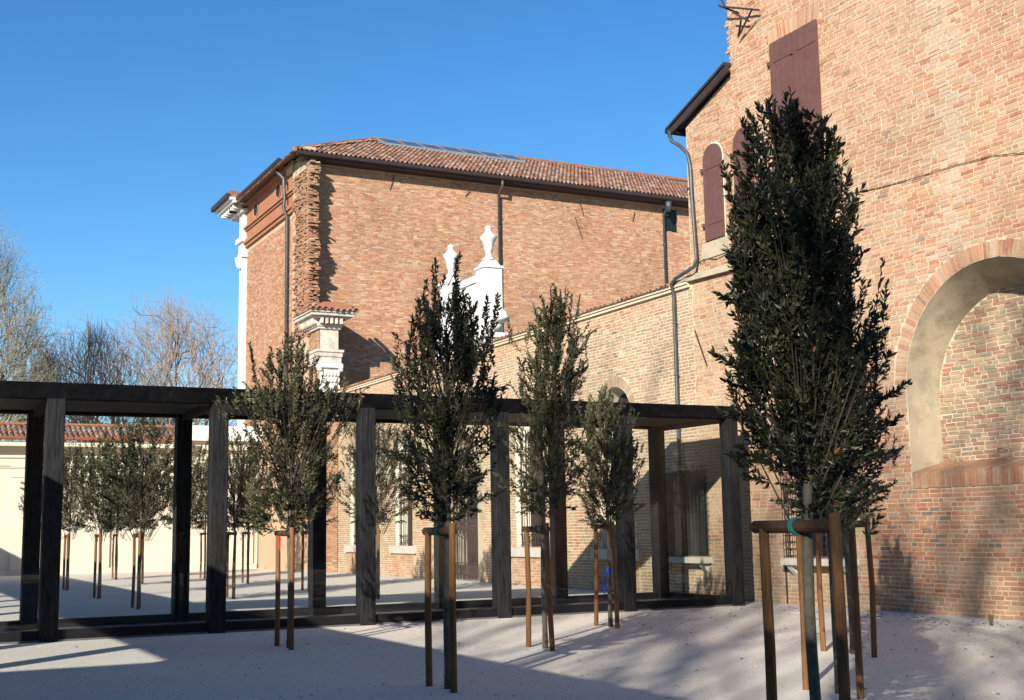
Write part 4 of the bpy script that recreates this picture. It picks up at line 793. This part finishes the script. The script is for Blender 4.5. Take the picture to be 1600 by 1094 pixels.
def fan_tree(name, label, loc, h0, rx, rzz, r0, seed, counts=(10, 4, 4, 4, 3), twig='bare_twig', lo=.12, fr=(.36, .6, .79, .92, 1.02)):
    """bare tree whose boughs fan out and end on a rounded outline"""
    rnd = random.Random(seed); t = thing(name, label, 'tree', loc, 'bare trees beyond the walls'); T = MB(); segs = []
    def pt(f, th, ph): return Vector((f * rx * math.cos(ph) * math.cos(th), f * rx * math.cos(ph) * math.sin(th), h0 + f * rzz * math.sin(ph)))
    def go(p, pd, th, ph, lev, r):
        f = fr[lev] * rnd.uniform(.86, 1.06); e = pt(f, th, ph); hz = math.hypot(e.x - p.x, e.y - p.y); e.z = max(e.z, p.z + (.2 + .5 * rnd.random()) * hz)
        if lev > 1 and (e - p).length > (.3, .3, .22, .16, .13)[lev] * rzz: e = p + (e - p).normalized() * ((.3, .3, .22, .16, .13)[lev] * rzz)
        L = (e - p).length; d = ((e - p).normalized() * .6 + pd * .4).normalized()
        m1 = p + d * L * .5 + Vector((rnd.gauss(0, .05), rnd.gauss(0, .05), rnd.gauss(.02, .04))) * L; P = [p, m1, e]; r1 = r * .58
        if lev < 2: T.tube(P, [r, r * .78, r1], 6, False)
        else: segs.append((P[0], P[1], r, r * .78)); segs.append((P[1], P[2], r * .78, r1))
        if lev + 1 >= len(counts): return
        nd = (e - m1).normalized()
        for k in range(counts[lev + 1]):
            sp = (.42, .27, .2, .16)[lev]; th2 = th + rnd.gauss(0, sp) / max(.35, math.cos(ph)); ph2 = min(1.5, max(lo, ph + rnd.gauss(.02, sp * .75)))
            q = m1.lerp(e, rnd.uniform(.1, 1)) if k else e
            go(q, nd, th2, ph2, lev + 1, r1 * (1 if k == 0 else rnd.uniform(.55, .85)))
    T.tube([(0, 0, -.1), (.05, .03, h0 * .5), (0, 0, h0)], [r0 * 1.5, r0 * 1.2, r0 * 1.05], 9)
    for k in range(counts[0]): go(Vector((0, 0, h0 - .15)), Vector((0, 0, 1)), 6.283 * k / counts[0] + rnd.uniform(-.3, .3), min(1.5, max(lo, math.asin(rnd.uniform(.3, .985)))), 0, r0 * rnd.uniform(.45, .7))
    T.build('trunk', 'bare_bark', t, smooth=True).matrix_parent_inverse = Matrix.Identity(4)
    A = np.array([q[0] for q in segs]); Bp = np.array([q[1] for q in segs]); ra = np.array([max(q[2], .011) for q in segs]); rb = np.array([max(q[3], .006) for q in segs])
    ax = Bp - A; ax /= np.linalg.norm(ax, axis=1, keepdims=True) + 1e-9; a = np.cross(ax, np.array([.3, .9, .2])); a /= np.linalg.norm(a, axis=1, keepdims=True) + 1e-9; b = np.cross(ax, a)
    V = np.stack([Q + r[:, None] * (math.cos(k * 2.094) * a + math.sin(k * 2.094) * b) for Q, r in ((A, ra), (Bp, rb)) for k in range(3)], 1)
    F = np.array([(0, 1, 4, 3), (1, 2, 5, 4), (2, 0, 3, 5)]); me = fast_mesh('crown', V.reshape(-1, 3), (F[None] + 6 * np.arange(len(A))[:, None, None]).reshape(-1, 4))
    o = obj('crown', me, twig, None, kind='stuff'); o.parent = t; return t
fan_tree('bare_tree', 'wide bare tree with fanned limbs beside the marble palazzo corner', (17.4, 84, 0), 4.0, 8.6, 14.2, .36, 11, counts=(12, 4, 4, 3, 3))
fan_tree('bare_tree', 'bare tree with low spreading limbs beside the wide fanned tree', (13.0, 88, 0), 4.0, 7.0, 12.6, .32, 5, counts=(10, 4, 3, 3, 3))
fan_tree('bare_tree', 'small bare tree with straight stem between two larger trees', (9.1, 80, 0), 5.0, 2.6, 8.2, .17, 23, counts=(8, 4, 3, 3, 2))
fan_tree('bare_tree', 'tall dense bare tree with yellowish budding twigs', (3.0, 78, 0), 4.0, 7.4, 18.6, .4, 31, counts=(13, 5, 4, 4, 3), twig='bud_twig', lo=.3)
# large trees on the near side of the pavilion's long arm: they throw the soft dapple on the ground and wall
for i, (x, y, h) in enumerate(((-22, -19, 23), (-15, -22, 21))):
    bare('bare_tree', ['tall bare tree beyond the long pavilion arm, closest to it', 'tall bare tree beyond the long pavilion arm, farthest from the cream wall'][i], (x, y, 0), h, .9, 6, 50 + i, up=.5, first=.2, levels=5, mult=.8)

# ------------------------------------------------------------------ unseen low building added beyond the long arm to shade ground by the camera
Nb = thing('shade_building', 'unseen low cream building added beyond the long pavilion arm for its shade', 'building', (-12, -2, 0))
mb = MB(); mb.box(-22, -4.4, -14, 6.4, 0, 5.7); mb.build('wall', 'cream', Nb)
mb = MB(); mb.box(-22.2, -4.2, -14.2, 6.6, 5.7, 6.0); mb.build('eaves', 'terracotta', Nb)
mb = MB(); mb.add([(-22.2, -14.2, 6.0), (-4.2, -14.2, 6.0), (-4.2, 6.6, 6.0), (-22.2, 6.6, 6.0), (-13.2, -8, 7.6), (-13.2, 0.4, 7.6)], [(0, 1, 4), (1, 2, 5, 4), (2, 3, 5), (3, 0, 4, 5)]); mb.build('roof', 'terracotta', Nb)
for y in (-11, -8, -5, -2, 1, 4):
    m_ = MB(); m_.box(-4.43, -4.38, y - .5, y + .5, 1.2, 3.2); wo = m_.build('window', 'window_dark', Nb); m_ = MB(); m_.box(-4.5, -4.34, y - .6, y + .6, 1.08, 1.2); m_.build('sill', 'stone_sill', wo)

Rb = thing('sky_blocking_house', 'unseen long brick house added behind the viewpoint to block low sky', 'building', (10, -28, 0))  # unseen house added to keep low sky out of the pavilion glass reflections
mb = MB(); mb.box(-6, 30, -36, -26, 0, 9); mb.build('wall', 'terracotta', Rb)
mb = MB(); mb.prism([(-25.4, 9), (-36.6, 9), (-31, 11.6)], lambda u, z, d: (d, u, z), -6.6, 30.6); mb.build('roof', 'old_tile', Rb)
for k in range(11):
    for z in (1.4, 5.2): m_ = MB(); m_.box(-4 + k * 3.2, -2.8 + k * 3.2, -26.02, -25.9, z, z + 2); wo = m_.build('window', 'window_dark', Rb); m_ = MB(); m_.box(-4.1 + k * 3.2, -2.7 + k * 3.2, -26.02, -25.82, z - .12, z); m_.build('sill', 'stone_sill', wo)

# ------------------------------------------------------------------ litter and weed
mb = MB()
for k in range(520):
    x, y = (rng.uniform(2, 15.8), rng.uniform(7, 20.2)) if k < 240 else (rng.uniform(11, 16), rng.uniform(10, 20.2)) if k < 600 else (rng.normal(5.2, 1), rng.normal(33, 1.2))
    a = rng.uniform(0, 6.28); L = rng.uniform(.012, .035); c, s_ = math.cos(a), math.sin(a); h = rng.uniform(.008, .02)
    mb.add([(x - c * L, y - s_ * L, .006), (x + s_ * L * .4, y - c * L * .4, h), (x + c * L, y + s_ * L, .008), (x - s_ * L * .4, y + c * L * .4, h * .7)], [(0, 1, 2, 3)])
for k in range(160):
    x, y = 15.9 - abs(rng.normal(0, .7)), rng.uniform(13, 20.3); a = rng.uniform(0, 6.28); L = rng.uniform(.012, .04); c, s_ = math.cos(a), math.sin(a); h = rng.uniform(.008, .025)
    mb.add([(x - c * L, y - s_ * L, .006), (x + s_ * L * .4, y - c * L * .4, h), (x + c * L, y + s_ * L, .008), (x - s_ * L * .4, y + c * L * .4, h * .7)], [(0, 1, 2, 3)])
mb.build('fallen_leaves', 'litter', kind='stuff')
n = 9000; X_ = rng.uniform(.5, 16.2, n); Y_ = 5 + 15.4 * rng.random(n) ** 1.2; r_ = rng.uniform(.003, .0095, n) * np.where(rng.random(n) < .03, 1.7, 1); a_ = rng.uniform(0, 6.28, n); V = np.zeros((n, 4, 3))
for k in range(3): V[:, k] = np.stack([X_ + r_ * np.cos(a_ + k * 2.094), Y_ + r_ * np.sin(a_ + k * 2.094), 0 * r_], 1)
V[:, 3] = np.stack([X_, Y_, r_ * .9 + .004], 1); F = np.array([(0, 1, 3), (1, 2, 3), (2, 0, 3)])
mat('pebble', None, .9, .2, attr='col'); pc = np.array([.5, .46, .4]) * rng.uniform(.35, .95, (n, 1))
obj('loose_gravel', fast_mesh('loose_gravel', V.reshape(-1, 3), (F[None] + 4 * np.arange(n)[:, None, None]).reshape(-1, 3), np.repeat(pc, 4, 0)), 'pebble', kind='stuff')
mb = MB(); wx, wy = 15.35, 14.16
for k in range(14):
    a = rng.uniform(0, 6.28); r = rng.uniform(.01, .05); mb.tube([(wx, wy, 0), (wx + r * math.cos(a), wy + r * math.sin(a), rng.uniform(.06, .15)), (wx + 1.5 * r * math.cos(a), wy + 1.5 * r * math.sin(a), rng.uniform(.12, .2))], [.004, .012, .003], 4)
tag(mb.build('dry_weed', 'weed'), 'small dry brown weed sprouting from the gravel by the brick wall', 'weed')
